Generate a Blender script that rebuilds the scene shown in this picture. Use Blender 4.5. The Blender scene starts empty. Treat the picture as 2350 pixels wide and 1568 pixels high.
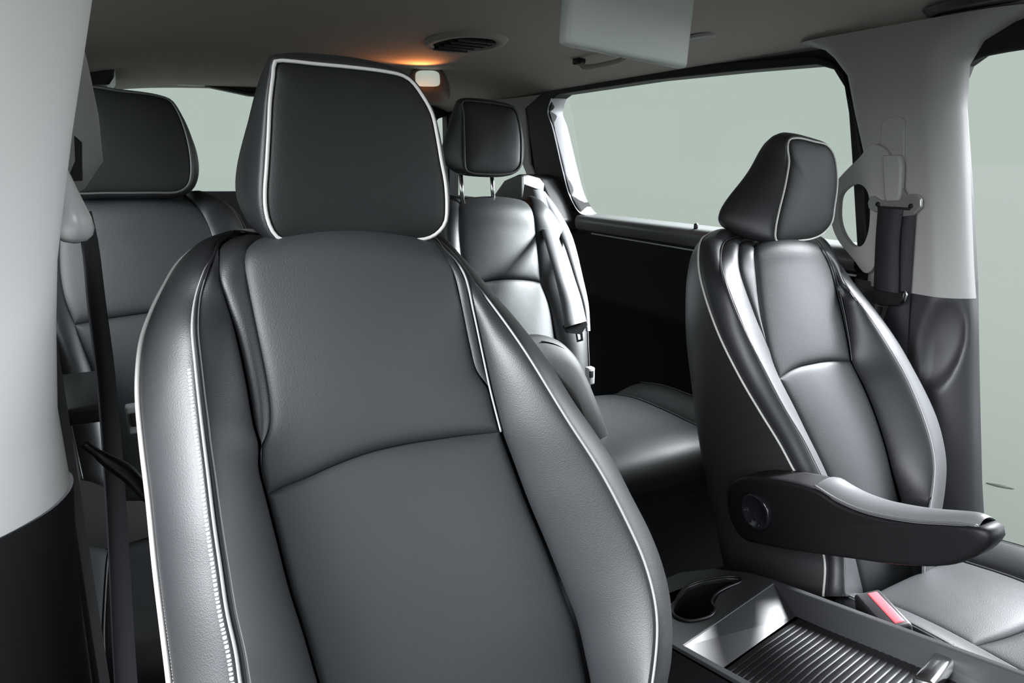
import bpy, math
from mathutils import Vector, geometry
from math import sin, cos, radians, pi, exp

SC = bpy.context.scene
COL = SC.collection

# ------------------------------------------------------------------ camera
YAW, PITCH, F_PX = 28.0, 14.5, 1600.0
cam_data = bpy.data.cameras.new('camera')
cam_data.sensor_fit = 'HORIZONTAL'
cam_data.sensor_width = 36.0
cam_data.lens = 36.0 * F_PX / 2350.0
cam_data.clip_start = 0.02
cam = bpy.data.objects.new('camera', cam_data)
COL.objects.link(cam)
cam.location = (0, 0, 1.05)
cam.rotation_euler = (radians(90 - PITCH), 0, radians(-YAW))
SC.camera = cam

# ------------------------------------------------------------------ view
vs = SC.view_settings
vs.view_transform = 'Standard'
vs.look = 'None'
vs.gamma = 1.0
vs.exposure = 0.0
vs.use_curve_mapping = False

# ------------------------------------------------------------------ overcast sky
SKY_TOP, SKY_LEFT, SKY_RIGHT, SKY_ZENITH = 0.3, 6.0, 8.0, 1.0
world = bpy.data.worlds.new('sky')
SC.world = world
world.use_nodes = True
wn, wl = world.node_tree.nodes, world.node_tree.links
wn.clear()
w_out = wn.new('ShaderNodeOutputWorld')
w_bg = wn.new('ShaderNodeBackground')
w_tc = wn.new('ShaderNodeTexCoord')
w_sep = wn.new('ShaderNodeSeparateXYZ')
wl.new(w_tc.outputs['Generated'], w_sep.inputs[0])


def wmath(op, a, b=None, clamp=False):
    n = wn.new('ShaderNodeMath')
    n.operation = op
    n.use_clamp = clamp
    for i, v in enumerate((a, b)):
        if v is None:
            continue
        if isinstance(v, (int, float)):
            n.inputs[i].default_value = v
        else:
            wl.new(v, n.inputs[i])
    return n.outputs[0]


# brighter towards the zenith (thin cloud) and towards the front of the car
elev = wn.new('ShaderNodeMapRange')
elev.interpolation_type = 'SMOOTHSTEP'
elev.inputs['From Min'].default_value = 0.16
elev.inputs['From Max'].default_value = 0.42
wl.new(w_sep.outputs['Z'], elev.inputs['Value'])
elev.inputs['To Max'].default_value = SKY_TOP


def lobe(x, y, z, lo, hi, amount):
    """bright part of the sky around one direction"""
    d = wmath('ADD', wmath('ADD', wmath('MULTIPLY', w_sep.outputs['X'], x), wmath('MULTIPLY', w_sep.outputs['Y'], y)), wmath('MULTIPLY', w_sep.outputs['Z'], z))
    n = wn.new('ShaderNodeMapRange')
    n.interpolation_type = 'SMOOTHSTEP'
    n.inputs['From Min'].default_value = lo
    n.inputs['From Max'].default_value = hi
    n.inputs['To Max'].default_value = amount
    wl.new(d, n.inputs['Value'])
    return n.outputs[0]


up_only = wmath('GREATER_THAN', w_sep.outputs['Z'], -0.02)
sides = wmath('ADD', wmath('ADD', lobe(0, 0, 1, 0.62, 0.92, SKY_ZENITH), lobe(-0.86, -0.38, 0.33, 0.70, 0.97, SKY_LEFT)), lobe(0.78, -0.50, 0.33, 0.70, 0.97, SKY_RIGHT))
boost = wmath('ADD', elev.outputs[0], wmath('MULTIPLY', sides, up_only))
w_ramp = wn.new('ShaderNodeMix')
w_ramp.data_type = 'RGBA'
w_ramp.inputs['A'].default_value = (0.470, 0.546, 0.500, 1)
w_ramp.inputs['B'].default_value = (0.88, 0.93, 1.0, 1)
wl.new(wmath('MULTIPLY', boost, 0.5, True), w_ramp.inputs['Factor'])
wl.new(w_ramp.outputs['Result'], w_bg.inputs['Color'])
wl.new(wmath('ADD', boost, 1.0), w_bg.inputs['Strength'])
wl.new(w_bg.outputs[0], w_out.inputs['Surface'])

# added area light high outside the sliding door window, brightening the second row seat
wd = bpy.data.lights.new('window_fill', 'AREA')
wd.shape = 'RECTANGLE'
wd.size, wd.size_y = 1.2, 0.9
wd.color = (0.93, 0.96, 1.0)
wd.energy = WINDOW_FILL_W = 108.0
wd.spread = radians(48)
wdo = bpy.data.objects.new('window_fill', wd)
COL.objects.link(wdo)
wdo.location = (2.75, 1.10, 1.95)
wdo.rotation_euler = (Vector((0.9, 1.40, 0.65)) - Vector(wdo.location)).to_track_quat('-Z', 'Y').to_euler()

# extra area light added outside the open door to lift the near seat bolster
dd = bpy.data.lights.new('door_fill', 'AREA')
dd.shape = 'RECTANGLE'
dd.size, dd.size_y = 0.9, 0.9
dd.color = (0.95, 0.97, 1.0)
dd.energy = DOOR_FILL_W = 32.0
dd.spread = radians(80)
ddo = bpy.data.objects.new('door_fill', dd)
COL.objects.link(ddo)
ddo.location = (-1.6, 0.15, 1.80)
ddo.rotation_euler = (Vector((0.02, 0.64, 0.90)) - Vector(ddo.location)).to_track_quat('-Z', 'Y').to_euler()

# colours that may be tuned
GROUND_A = (0.178, 0.194, 0.167, 1)
GROUND_B = (0.188, 0.199, 0.174, 1)
LAMP_W = 2.0

# ------------------------------------------------------------------ seam curves, in the frame of each seat (across, up, out), metres
NEAR = {
    'A': [(-0.064, -0.040, -0.110), (-0.083, -0.037, -0.100), (-0.100, -0.038, -0.090), (-0.129, -0.048, -0.075), (-0.152, -0.062, -0.065), (-0.169, -0.075, -0.069), (-0.185, -0.100, -0.062), (-0.199, -0.126, -0.056), (-0.209, -0.151, -0.050), (-0.215, -0.180, -0.042), (-0.218, -0.208, -0.035), (-0.219, -0.247, -0.024), (-0.219, -0.295, -0.011), (-0.220, -0.348, -0.000), (-0.220, -0.398, 0.010), (-0.220, -0.436, 0.017), (-0.221, -0.475, 0.025)],
    'B': [(-0.084, -0.043, -0.100), (-0.109, -0.042, -0.085), (-0.131, -0.062, -0.050), (-0.140, -0.084, -0.020), (-0.152, -0.105, 0.000), (-0.162, -0.128, 0.004), (-0.169, -0.158, 0.019), (-0.171, -0.189, 0.027), (-0.173, -0.238, 0.040), (-0.174, -0.281, 0.050), (-0.175, -0.321, 0.058), (-0.175, -0.354, 0.062), (-0.175, -0.386, 0.066), (-0.173, -0.417, 0.070), (-0.173, -0.438, 0.072), (-0.172, -0.478, 0.077)],
    'C': [(-0.079, -0.043, -0.100), (-0.107, -0.043, -0.085), (-0.130, -0.062, -0.050), (-0.139, -0.089, -0.010), (-0.140, -0.113, 0.000), (-0.137, -0.133, 0.000), (-0.132, -0.166, 0.000), (-0.129, -0.210, 0.000), (-0.128, -0.250, 0.000), (-0.126, -0.266, 0.000), (-0.129, -0.287, 0.000), (-0.127, -0.310, 0.000), (-0.123, -0.351, 0.000), (-0.119, -0.393, 0.000), (-0.113, -0.432, 0.000), (-0.107, -0.477, 0.000), (-0.099, -0.527, 0.000)],
    'D': [(-0.057, -0.045, -0.100), (-0.083, -0.053, -0.070), (-0.103, -0.068, -0.030), (-0.114, -0.084, -0.005), (-0.117, -0.098, 0.000), (-0.117, -0.118, 0.000), (-0.115, -0.160, 0.000), (-0.113, -0.201, 0.000), (-0.113, -0.229, 0.000), (-0.116, -0.248, 0.000), (-0.123, -0.262, 0.000), (-0.126, -0.266, 0.000), (-0.129, -0.287, 0.000), (-0.127, -0.310, 0.000)],
    'S': [(-0.127, -0.310, 0.000), (-0.113, -0.306, 0.000), (-0.094, -0.303, 0.000), (-0.073, -0.298, 0.000), (-0.053, -0.294, 0.000), (-0.031, -0.291, 0.000), (-0.010, -0.290, 0.000), (0.012, -0.290, 0.000), (0.035, -0.291, 0.000), (0.058, -0.292, 0.000), (0.082, -0.294, 0.000), (0.106, -0.296, 0.000)],
    'E': [(0.094, -0.049, -0.100), (0.091, -0.064, -0.060), (0.080, -0.088, -0.010), (0.082, -0.104, 0.000), (0.087, -0.116, 0.000), (0.090, -0.154, 0.000), (0.091, -0.201, 0.000), (0.093, -0.229, 0.000), (0.103, -0.251, 0.000), (0.104, -0.268, 0.000), (0.106, -0.296, 0.000)],
    'F': [(0.102, -0.049, -0.100), (0.099, -0.068, -0.060), (0.090, -0.093, -0.020), (0.096, -0.109, -0.010), (0.099, -0.129, 0.000), (0.101, -0.170, 0.000), (0.102, -0.212, 0.000), (0.103, -0.251, 0.000), (0.104, -0.268, 0.000), (0.106, -0.296, 0.000), (0.112, -0.328, 0.000), (0.120, -0.370, 0.000), (0.131, -0.417, 0.000), (0.141, -0.464, 0.000), (0.148, -0.501, 0.000), (0.149, -0.540, 0.000), (0.149, -0.561, 0.000), (0.145, -0.616, 0.000)],
    'G': [(0.112, -0.045, -0.110), (0.111, -0.064, -0.080), (0.112, -0.093, -0.050), (0.114, -0.127, -0.020), (0.120, -0.156, 0.000), (0.132, -0.217, 0.034), (0.154, -0.295, 0.054), (0.176, -0.354, 0.062), (0.190, -0.406, 0.068), (0.197, -0.446, 0.073), (0.196, -0.482, 0.078), (0.190, -0.509, 0.080), (0.173, -0.550, 0.080), (0.148, -0.593, 0.080)],
    'H': [(0.123, -0.039, -0.130), (0.134, -0.057, -0.120), (0.138, -0.085, -0.100), (0.156, -0.119, -0.090), (0.175, -0.162, -0.075), (0.179, -0.203, -0.036), (0.195, -0.244, -0.025), (0.207, -0.288, -0.013), (0.222, -0.325, -0.005), (0.233, -0.357, 0.001), (0.240, -0.397, 0.009), (0.248, -0.436, 0.017), (0.249, -0.468, 0.024), (0.245, -0.498, 0.030), (0.239, -0.528, 0.030), (0.229, -0.559, 0.030), (0.218, -0.577, 0.030), (0.193, -0.624, 0.030)],
}
HN = {
    'O': [(-0.070, 0.090, 0.000), (-0.073, 0.078, 0.000), (-0.078, 0.055, 0.000), (-0.082, 0.028, 0.000), (-0.087, -0.004, 0.000), (-0.091, -0.028, 0.000), (-0.092, -0.044, 0.000), (-0.090, -0.058, 0.000), (-0.085, -0.069, 0.000), (-0.075, -0.075, 0.000), (-0.059, -0.079, 0.000), (-0.025, -0.081, 0.000), (0.015, -0.081, 0.000), (0.047, -0.080, 0.000), (0.067, -0.079, 0.000), (0.079, -0.074, 0.000), (0.089, -0.063, 0.000), (0.092, -0.045, 0.000), (0.092, -0.022, 0.000), (0.089, 0.000, 0.000), (0.086, 0.026, 0.000), (0.082, 0.048, 0.000), (0.073, 0.065, 0.000), (0.062, 0.079, 0.000), (0.053, 0.084, 0.000), (0.033, 0.087, 0.000), (-0.002, 0.089, 0.000), (-0.035, 0.090, 0.000), (-0.059, 0.091, 0.000)],
    'K': [(-0.060, 0.108, -0.069), (-0.071, 0.095, -0.070), (-0.077, 0.076, -0.072), (-0.086, 0.051, -0.075), (-0.098, 0.017, -0.078), (-0.106, -0.007, -0.081), (-0.112, -0.026, -0.083), (-0.115, -0.043, -0.084), (-0.108, -0.051, -0.085), (-0.096, -0.057, -0.086), (-0.080, -0.063, -0.086)],
}
DRV = {
    'A': [(0.000, -0.033, -0.100), (-0.078, -0.025, -0.090), (-0.129, -0.036, -0.080), (-0.186, -0.062, -0.048), (-0.210, -0.105, -0.038), (-0.226, -0.156, -0.023), (-0.238, -0.238, 0.002), (-0.234, -0.318, 0.024), (-0.220, -0.377, 0.035), (-0.206, -0.434, 0.047), (-0.199, -0.475, 0.055), (-0.193, -0.502, 0.060), (-0.185, -0.566, 0.060), (-0.184, -0.629, 0.060), (-0.205, -0.677, 0.060)],
    'B': [(-0.007, -0.045, -0.090), (-0.069, -0.048, -0.070), (-0.147, -0.070, -0.030), (-0.193, -0.110, 0.000), (-0.226, -0.163, 0.033), (-0.226, -0.234, 0.047), (-0.216, -0.312, 0.062), (-0.203, -0.376, 0.071), (-0.187, -0.433, 0.080), (-0.178, -0.484, 0.087), (-0.173, -0.516, 0.090), (-0.166, -0.583, 0.090), (-0.191, -0.677, 0.090)],
    'C': [(-0.013, -0.051, -0.080), (-0.076, -0.061, -0.050), (-0.134, -0.090, -0.010), (-0.152, -0.129, 0.000), (-0.148, -0.177, 0.000), (-0.140, -0.226, 0.000), (-0.129, -0.275, 0.000), (-0.127, -0.302, 0.000), (-0.121, -0.331, 0.000), (-0.099, -0.397, 0.000), (-0.079, -0.467, 0.000), (-0.060, -0.540, 0.000), (-0.048, -0.616, 0.000), (-0.044, -0.730, 0.000)],
    'D': [(0.004, -0.053, -0.080), (-0.055, -0.071, -0.040), (-0.107, -0.099, 0.000), (-0.113, -0.132, 0.000), (-0.122, -0.179, 0.000), (-0.128, -0.227, 0.000), (-0.131, -0.274, 0.000), (-0.129, -0.302, 0.000), (-0.121, -0.331, 0.000)],
    'S': [(-0.121, -0.331, 0.000), (-0.093, -0.321, 0.000), (-0.066, -0.316, 0.000), (-0.037, -0.315, 0.000), (0.010, -0.316, 0.000), (0.074, -0.324, 0.000)],
    'E': [(0.148, -0.056, -0.080), (0.113, -0.077, -0.040), (0.071, -0.106, 0.000), (0.081, -0.137, 0.000), (0.083, -0.198, 0.000), (0.080, -0.275, 0.000), (0.074, -0.324, 0.000)],
    'F': [(0.154, -0.057, -0.080), (0.121, -0.079, -0.040), (0.079, -0.109, 0.000), (0.088, -0.142, 0.000), (0.089, -0.199, 0.000), (0.083, -0.276, 0.000), (0.074, -0.324, 0.000), (0.091, -0.378, 0.000), (0.102, -0.430, 0.000), (0.108, -0.498, 0.000), (0.107, -0.547, 0.000), (0.107, -0.596, 0.000), (0.103, -0.652, 0.000), (0.093, -0.768, 0.000)],
    'G': [(0.174, -0.054, -0.090), (0.156, -0.078, -0.060), (0.136, -0.123, -0.030), (0.088, -0.192, 0.023), (0.104, -0.248, 0.037), (0.117, -0.311, 0.051), (0.139, -0.372, 0.054), (0.151, -0.440, 0.057), (0.153, -0.490, 0.059), (0.146, -0.533, 0.060), (0.128, -0.569, 0.060), (0.102, -0.606, 0.060), (0.074, -0.642, 0.060), (0.025, -0.742, 0.060)],
    'H': [(0.206, -0.050, -0.110), (0.201, -0.073, -0.090), (0.155, -0.130, -0.043), (0.172, -0.182, -0.029), (0.197, -0.241, -0.015), (0.216, -0.309, 0.001), (0.234, -0.374, 0.007), (0.248, -0.448, 0.015), (0.245, -0.499, 0.020), (0.237, -0.549, 0.020), (0.218, -0.587, 0.020), (0.190, -0.627, 0.020), (0.160, -0.664, 0.020), (0.101, -0.768, 0.020)],
    'W': [(-0.010, -0.006, -0.169), (-0.056, -0.016, -0.169), (-0.094, -0.047, -0.166), (-0.127, -0.101, -0.162), (-0.156, -0.172, -0.156), (-0.177, -0.240, -0.151), (-0.192, -0.308, -0.145), (-0.206, -0.373, -0.140), (-0.219, -0.453, -0.134), (-0.226, -0.564, -0.130), (-0.225, -0.665, -0.130)],
}
HD = {
    'O': [(-0.005, 0.109, 0.000), (-0.009, 0.095, 0.000), (-0.006, 0.071, 0.000), (-0.011, 0.047, 0.000), (-0.021, 0.015, 0.000), (-0.033, -0.016, 0.000), (-0.043, -0.048, 0.000), (-0.045, -0.068, 0.000), (-0.040, -0.076, 0.000), (-0.023, -0.078, 0.000), (0.012, -0.077, 0.000), (0.055, -0.075, 0.000), (0.086, -0.066, 0.000), (0.111, -0.046, 0.000), (0.120, -0.013, 0.000), (0.127, 0.021, 0.000), (0.127, 0.054, 0.000), (0.118, 0.083, 0.000), (0.100, 0.100, 0.000), (0.063, 0.107, 0.000), (0.016, 0.113, 0.000)],
    'K': [(0.043, 0.128, -0.065), (0.008, 0.125, -0.065), (-0.011, 0.115, -0.067), (-0.028, 0.097, -0.070), (-0.050, 0.061, -0.078), (-0.072, 0.025, -0.085), (-0.085, 0.001, -0.090), (-0.089, -0.015, -0.093), (-0.079, -0.040, -0.098), (-0.054, -0.051, -0.100)],
}
R2 = {
    'A': [(-0.073, 0.014, -0.070), (-0.096, 0.006, -0.050), (-0.121, -0.009, -0.049), (-0.151, -0.058, -0.041), (-0.162, -0.109, -0.033), (-0.161, -0.195, -0.019), (-0.152, -0.307, -0.001), (-0.144, -0.417, 0.017), (-0.145, -0.523, 0.030)],
    'D': [(-0.065, 0.022, -0.070), (-0.094, 0.002, -0.030), (-0.116, -0.032, 0.000), (-0.123, -0.081, 0.000), (-0.127, -0.147, 0.000), (-0.126, -0.223, 0.000)],
    'S': [(-0.126, -0.223, 0.000), (-0.089, -0.215, 0.000), (-0.040, -0.211, 0.000), (0.009, -0.213, 0.000), (0.052, -0.219, 0.000), (0.087, -0.227, 0.000)],
    'E': [(0.112, 0.014, -0.070), (0.107, -0.010, -0.030), (0.099, -0.045, 0.000), (0.096, -0.103, 0.000), (0.091, -0.172, 0.000), (0.087, -0.227, 0.000)],
    'DL': [(-0.126, -0.223, 0.000), (-0.106, -0.312, 0.000), (-0.088, -0.412, 0.000), (-0.082, -0.511, 0.000)],
    'EL': [(0.087, -0.227, 0.000), (0.100, -0.288, 0.000), (0.101, -0.369, 0.000), (0.096, -0.471, 0.000), (0.089, -0.538, 0.000)],
    'H': [(0.138, 0.012, -0.080), (0.164, -0.018, -0.050), (0.192, -0.060, -0.040), (0.215, -0.125, -0.030), (0.223, -0.201, -0.018), (0.212, -0.299, -0.002), (0.184, -0.415, 0.017), (0.155, -0.550, 0.030)],
}
H2R = {
    'O': [(-0.088, 0.232, 0.000), (-0.087, 0.205, 0.000), (-0.090, 0.143, 0.000), (-0.093, 0.091, 0.000), (-0.091, 0.070, 0.000), (-0.078, 0.063, 0.000), (-0.033, 0.059, 0.000), (0.016, 0.059, 0.000), (0.044, 0.065, 0.000), (0.061, 0.080, 0.000), (0.067, 0.113, 0.000), (0.069, 0.156, 0.000), (0.064, 0.199, 0.000), (0.053, 0.222, 0.000), (0.017, 0.229, 0.000), (-0.043, 0.234, 0.000)],
    'K': [(-0.067, 0.246, -0.055), (-0.086, 0.237, -0.056), (-0.096, 0.206, -0.059), (-0.109, 0.164, -0.064), (-0.123, 0.122, -0.068), (-0.119, 0.085, -0.071), (-0.095, 0.074, -0.073)],
}
L2 = {
    'A': [(-0.184, 0.030, -0.070), (-0.190, -0.011, -0.048), (-0.191, -0.098, -0.034), (-0.177, -0.184, -0.021), (-0.162, -0.253, -0.010), (-0.147, -0.384, 0.011), (-0.137, -0.494, 0.029)],
    'D': [(-0.109, 0.050, -0.050), (-0.120, 0.004, 0.000), (-0.136, -0.095, 0.000), (-0.135, -0.160, 0.000), (-0.124, -0.214, 0.000)],
    'S': [(-0.124, -0.214, 0.000), (-0.096, -0.211, 0.000), (-0.068, -0.208, 0.000), (-0.031, -0.206, 0.000), (-0.002, -0.204, 0.000), (0.043, -0.205, 0.000), (0.121, -0.212, 0.000)],
    'E': [(0.094, 0.045, -0.050), (0.119, -0.008, 0.000), (0.132, -0.058, 0.000), (0.131, -0.131, 0.000), (0.121, -0.212, 0.000)],
    'DL': [(-0.124, -0.214, 0.000), (-0.103, -0.310, 0.000), (-0.092, -0.368, 0.000), (-0.085, -0.465, 0.000), (-0.084, -0.545, 0.000)],
    'EL': [(0.121, -0.212, 0.000), (0.119, -0.289, 0.000), (0.116, -0.376, 0.000), (0.096, -0.585, 0.000)],
    'H': [(0.101, 0.053, -0.060), (0.139, 0.037, -0.050), (0.179, 0.015, -0.050), (0.199, -0.029, -0.045), (0.204, -0.109, -0.033), (0.206, -0.206, -0.017), (0.193, -0.344, 0.005), (0.163, -0.598, 0.030)],
}
H2L = {
    'O': [(-0.059, 0.220, 0.000), (-0.078, 0.176, 0.000), (-0.099, 0.114, 0.000), (-0.115, 0.068, 0.000), (-0.115, 0.045, 0.000), (-0.102, 0.035, 0.000), (-0.040, 0.033, 0.000), (0.032, 0.032, 0.000), (0.078, 0.033, 0.000), (0.096, 0.045, 0.000), (0.104, 0.066, 0.000), (0.107, 0.108, 0.000), (0.103, 0.149, 0.000), (0.094, 0.185, 0.000), (0.083, 0.205, 0.000), (0.065, 0.212, 0.000), (0.004, 0.218, 0.000)],
}
FOLD = [(0.000, 0.100), (0.037, 0.096), (0.082, 0.075), (0.113, 0.037), (0.130, -0.014), (0.145, -0.075), (0.156, -0.130), (0.160, -0.174), (0.153, -0.220), (0.123, -0.224), (0.094, -0.152), (0.056, -0.070), (0.017, 0.002), (-0.021, 0.073), (-0.026, 0.100)]

# ------------------------------------------------------------------ materials
def bsdf_mat(name, color, rough=0.5, metal=0.0, spec=0.5, coat=0.0):
    m = bpy.data.materials.new(name)
    m.use_nodes = True
    b = m.node_tree.nodes['Principled BSDF']
    b.inputs['Base Color'].default_value = (*color, 1)
    b.inputs['Roughness'].default_value = rough
    b.inputs['Metallic'].default_value = metal
    b.inputs['Specular IOR Level'].default_value = spec
    b.inputs['Coat Weight'].default_value = coat
    return m


def add_bump(m, scale, strength, kind='VORONOI', dist=0.001, wrinkle=0.0):
    nt = m.node_tree
    b = nt.nodes['Principled BSDF']
    tc = nt.nodes.new('ShaderNodeTexCoord')
    if kind == 'VORONOI':
        t = nt.nodes.new('ShaderNodeTexVoronoi')
        t.inputs['Scale'].default_value = scale
        out = t.outputs['Distance']
    else:
        t = nt.nodes.new('ShaderNodeTexNoise')
        t.inputs['Scale'].default_value = scale
        t.inputs['Detail'].default_value = 4
        out = t.outputs['Fac']
    nt.links.new(tc.outputs['Object'], t.inputs['Vector'])
    bp = nt.nodes.new('ShaderNodeBump')
    bp.inputs['Strength'].default_value = strength
    bp.inputs['Distance'].default_value = dist
    nt.links.new(out, bp.inputs['Height'])
    if wrinkle:
        n2 = nt.nodes.new('ShaderNodeTexNoise')
        n2.inputs['Scale'].default_value = 9.0
        n2.inputs['Detail'].default_value = 2
        nt.links.new(tc.outputs['Object'], n2.inputs['Vector'])
        b2 = nt.nodes.new('ShaderNodeBump')
        b2.inputs['Strength'].default_value = wrinkle
        b2.inputs['Distance'].default_value = 0.01
        nt.links.new(n2.outputs['Fac'], b2.inputs['Height'])
        nt.links.new(bp.outputs[0], b2.inputs['Normal'])
        nt.links.new(b2.outputs[0], b.inputs['Normal'])
    else:
        nt.links.new(bp.outputs[0], b.inputs['Normal'])
    return m


LEATHER = add_bump(bsdf_mat('black_leather', (0.015, 0.016, 0.018), 0.47, spec=0.50), 900, 0.25, dist=0.0004, wrinkle=0.12)
PANEL = add_bump(bsdf_mat('charcoal_leather', (0.021, 0.0235, 0.0255), 0.54, spec=0.38), 700, 0.3, dist=0.0004, wrinkle=0.15)
HEADL = add_bump(bsdf_mat('headrest_leather', (0.009, 0.010, 0.010), 0.52, spec=0.22), 900, 0.25, dist=0.0004, wrinkle=0.10)
PIPING = bsdf_mat('grey_piping', (0.46, 0.45, 0.43), 0.45)
SEAM = bsdf_mat('seam_grey', (0.22, 0.22, 0.22), 0.45)
DPIPING = bsdf_mat('dark_piping', (0.06, 0.06, 0.06), 0.4)
THREAD = bsdf_mat('white_thread', (0.75, 0.75, 0.75), 0.6)
SHELL = bsdf_mat('seat_back_leather', (0.014, 0.014, 0.015), 0.45)
TRIM = add_bump(bsdf_mat('grey_trim', (0.30, 0.295, 0.285), 0.55, spec=0.4), 500, 0.1, 'NOISE', 0.0004)
HEADLINER = add_bump(bsdf_mat('headliner_cloth', (0.37, 0.33, 0.305), 0.9, spec=0.1), 900, 0.3, 'NOISE', 0.0005)
BLACKP = bsdf_mat('black_plastic', (0.012, 0.012, 0.013), 0.35)
MATTEBLACK = bsdf_mat('matte_black_plastic', (0.010, 0.010, 0.011), 0.6, spec=0.3)
DARKP = add_bump(bsdf_mat('charcoal_plastic', (0.030, 0.030, 0.032), 0.42), 600, 0.1, 'NOISE', 0.0003)
GLOSS = bsdf_mat('gloss_black', (0.010, 0.010, 0.012), 0.12)
SATIN = bsdf_mat('satin_grey_plastic', (0.032, 0.033, 0.035), 0.38)
WEB = add_bump(bsdf_mat('belt_webbing', (0.020, 0.020, 0.023), 0.65, spec=0.3), 800, 0.4, 'NOISE', 0.0004)
GREYWEB = add_bump(bsdf_mat('grey_webbing', (0.10, 0.10, 0.105), 0.5, spec=0.4), 800, 0.4, 'NOISE', 0.0004)
CHROME = bsdf_mat('chrome', (0.65, 0.65, 0.66), 0.18, metal=1.0)
RED = bsdf_mat('red_plastic', (0.75, 0.10, 0.12), 0.35)
SCREENGREY = bsdf_mat('grey_screen_shell', (0.50, 0.53, 0.50), 0.42)
CARPET = add_bump(bsdf_mat('black_carpet', (0.012, 0.012, 0.012), 0.95, spec=0.1), 300, 0.6, 'NOISE', 0.002)
WOOD = add_bump(bsdf_mat('black_ribbed_lid', (0.013, 0.013, 0.014), 0.46, spec=.30), 60, 0.15, 'NOISE', 0.0015)
LENS = bsdf_mat('lamp_lens', (0.7, 0.8, 0.75), 0.3)
LENS.node_tree.nodes['Principled BSDF'].inputs['Emission Color'].default_value = (0.72, 0.82, 0.74, 1)
LENS.node_tree.nodes['Principled BSDF'].inputs['Emission Strength'].default_value = 0.45


def glass_mat():
    m = bpy.data.materials.new('window_glass')
    m.use_nodes = True
    nt = m.node_tree
    nt.nodes.clear()
    o = nt.nodes.new('ShaderNodeOutputMaterial')
    mx = nt.nodes.new('ShaderNodeMixShader')
    tr = nt.nodes.new('ShaderNodeBsdfTransparent')
    tr.inputs[0].default_value = (0.97, 0.985, 0.975, 1)
    gl = nt.nodes.new('ShaderNodeBsdfGlossy')
    gl.inputs['Roughness'].default_value = 0.02
    mx.inputs[0].default_value = 0.01
    nt.links.new(tr.outputs[0], mx.inputs[1])
    nt.links.new(gl.outputs[0], mx.inputs[2])
    nt.links.new(mx.outputs[0], o.inputs[0])
    return m


GLASS = glass_mat()


def ground_mat():
    m = bsdf_mat('pale_concrete', (0.5, 0.5, 0.5), 0.9, spec=0.1)
    nt = m.node_tree
    b = nt.nodes['Principled BSDF']
    tc = nt.nodes.new('ShaderNodeTexCoord')
    n = nt.nodes.new('ShaderNodeTexNoise')
    n.inputs['Scale'].default_value = 0.25
    n.inputs['Detail'].default_value = 3
    mix = nt.nodes.new('ShaderNodeMix')
    mix.data_type = 'RGBA'
    mix.inputs['A'].default_value = GROUND_A
    mix.inputs['B'].default_value = GROUND_B
    nt.links.new(tc.outputs['Object'], n.inputs['Vector'])
    nt.links.new(n.outputs['Fac'], mix.inputs['Factor'])
    nt.links.new(mix.outputs['Result'], b.inputs['Base Color'])
    return m


# ------------------------------------------------------------------ object helpers
def props(o, label=None, cat=None, group=None, kind=None):
    if label: o['label'] = label
    if cat: o['category'] = cat
    if group: o['group'] = group
    if kind: o['kind'] = kind
    return o


def empty(name, loc, label, cat, group=None):
    o = bpy.data.objects.new(name, None)
    o.empty_display_size = 0.05
    COL.objects.link(o)
    o.location = loc
    return props(o, label, cat, group)


def make(name, verts, faces, mat, parent=None, smooth=True, label=None):
    me = bpy.data.meshes.new(name)
    off = Vector(parent_world(parent)) if parent else Vector((0, 0, 0))
    me.from_pydata([tuple(Vector(v) - off) for v in verts], [], faces)
    me.materials.append(mat)
    import bmesh
    bm = bmesh.new()
    bm.from_mesh(me)
    bmesh.ops.remove_doubles(bm, verts=bm.verts, dist=0.00002)
    bmesh.ops.recalc_face_normals(bm, faces=bm.faces)
    bm.to_mesh(me)
    bm.free()
    if smooth:
        me.polygons.foreach_set('use_smooth', [True] * len(me.polygons))
    me.update()
    o = bpy.data.objects.new(name, me)
    COL.objects.link(o)
    if parent: o.parent = parent
    if label: o['label'] = label
    return o


def parent_world(p):
    v = Vector((0, 0, 0))
    while p:
        v += Vector(p.location)
        p = p.parent
    return v


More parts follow.
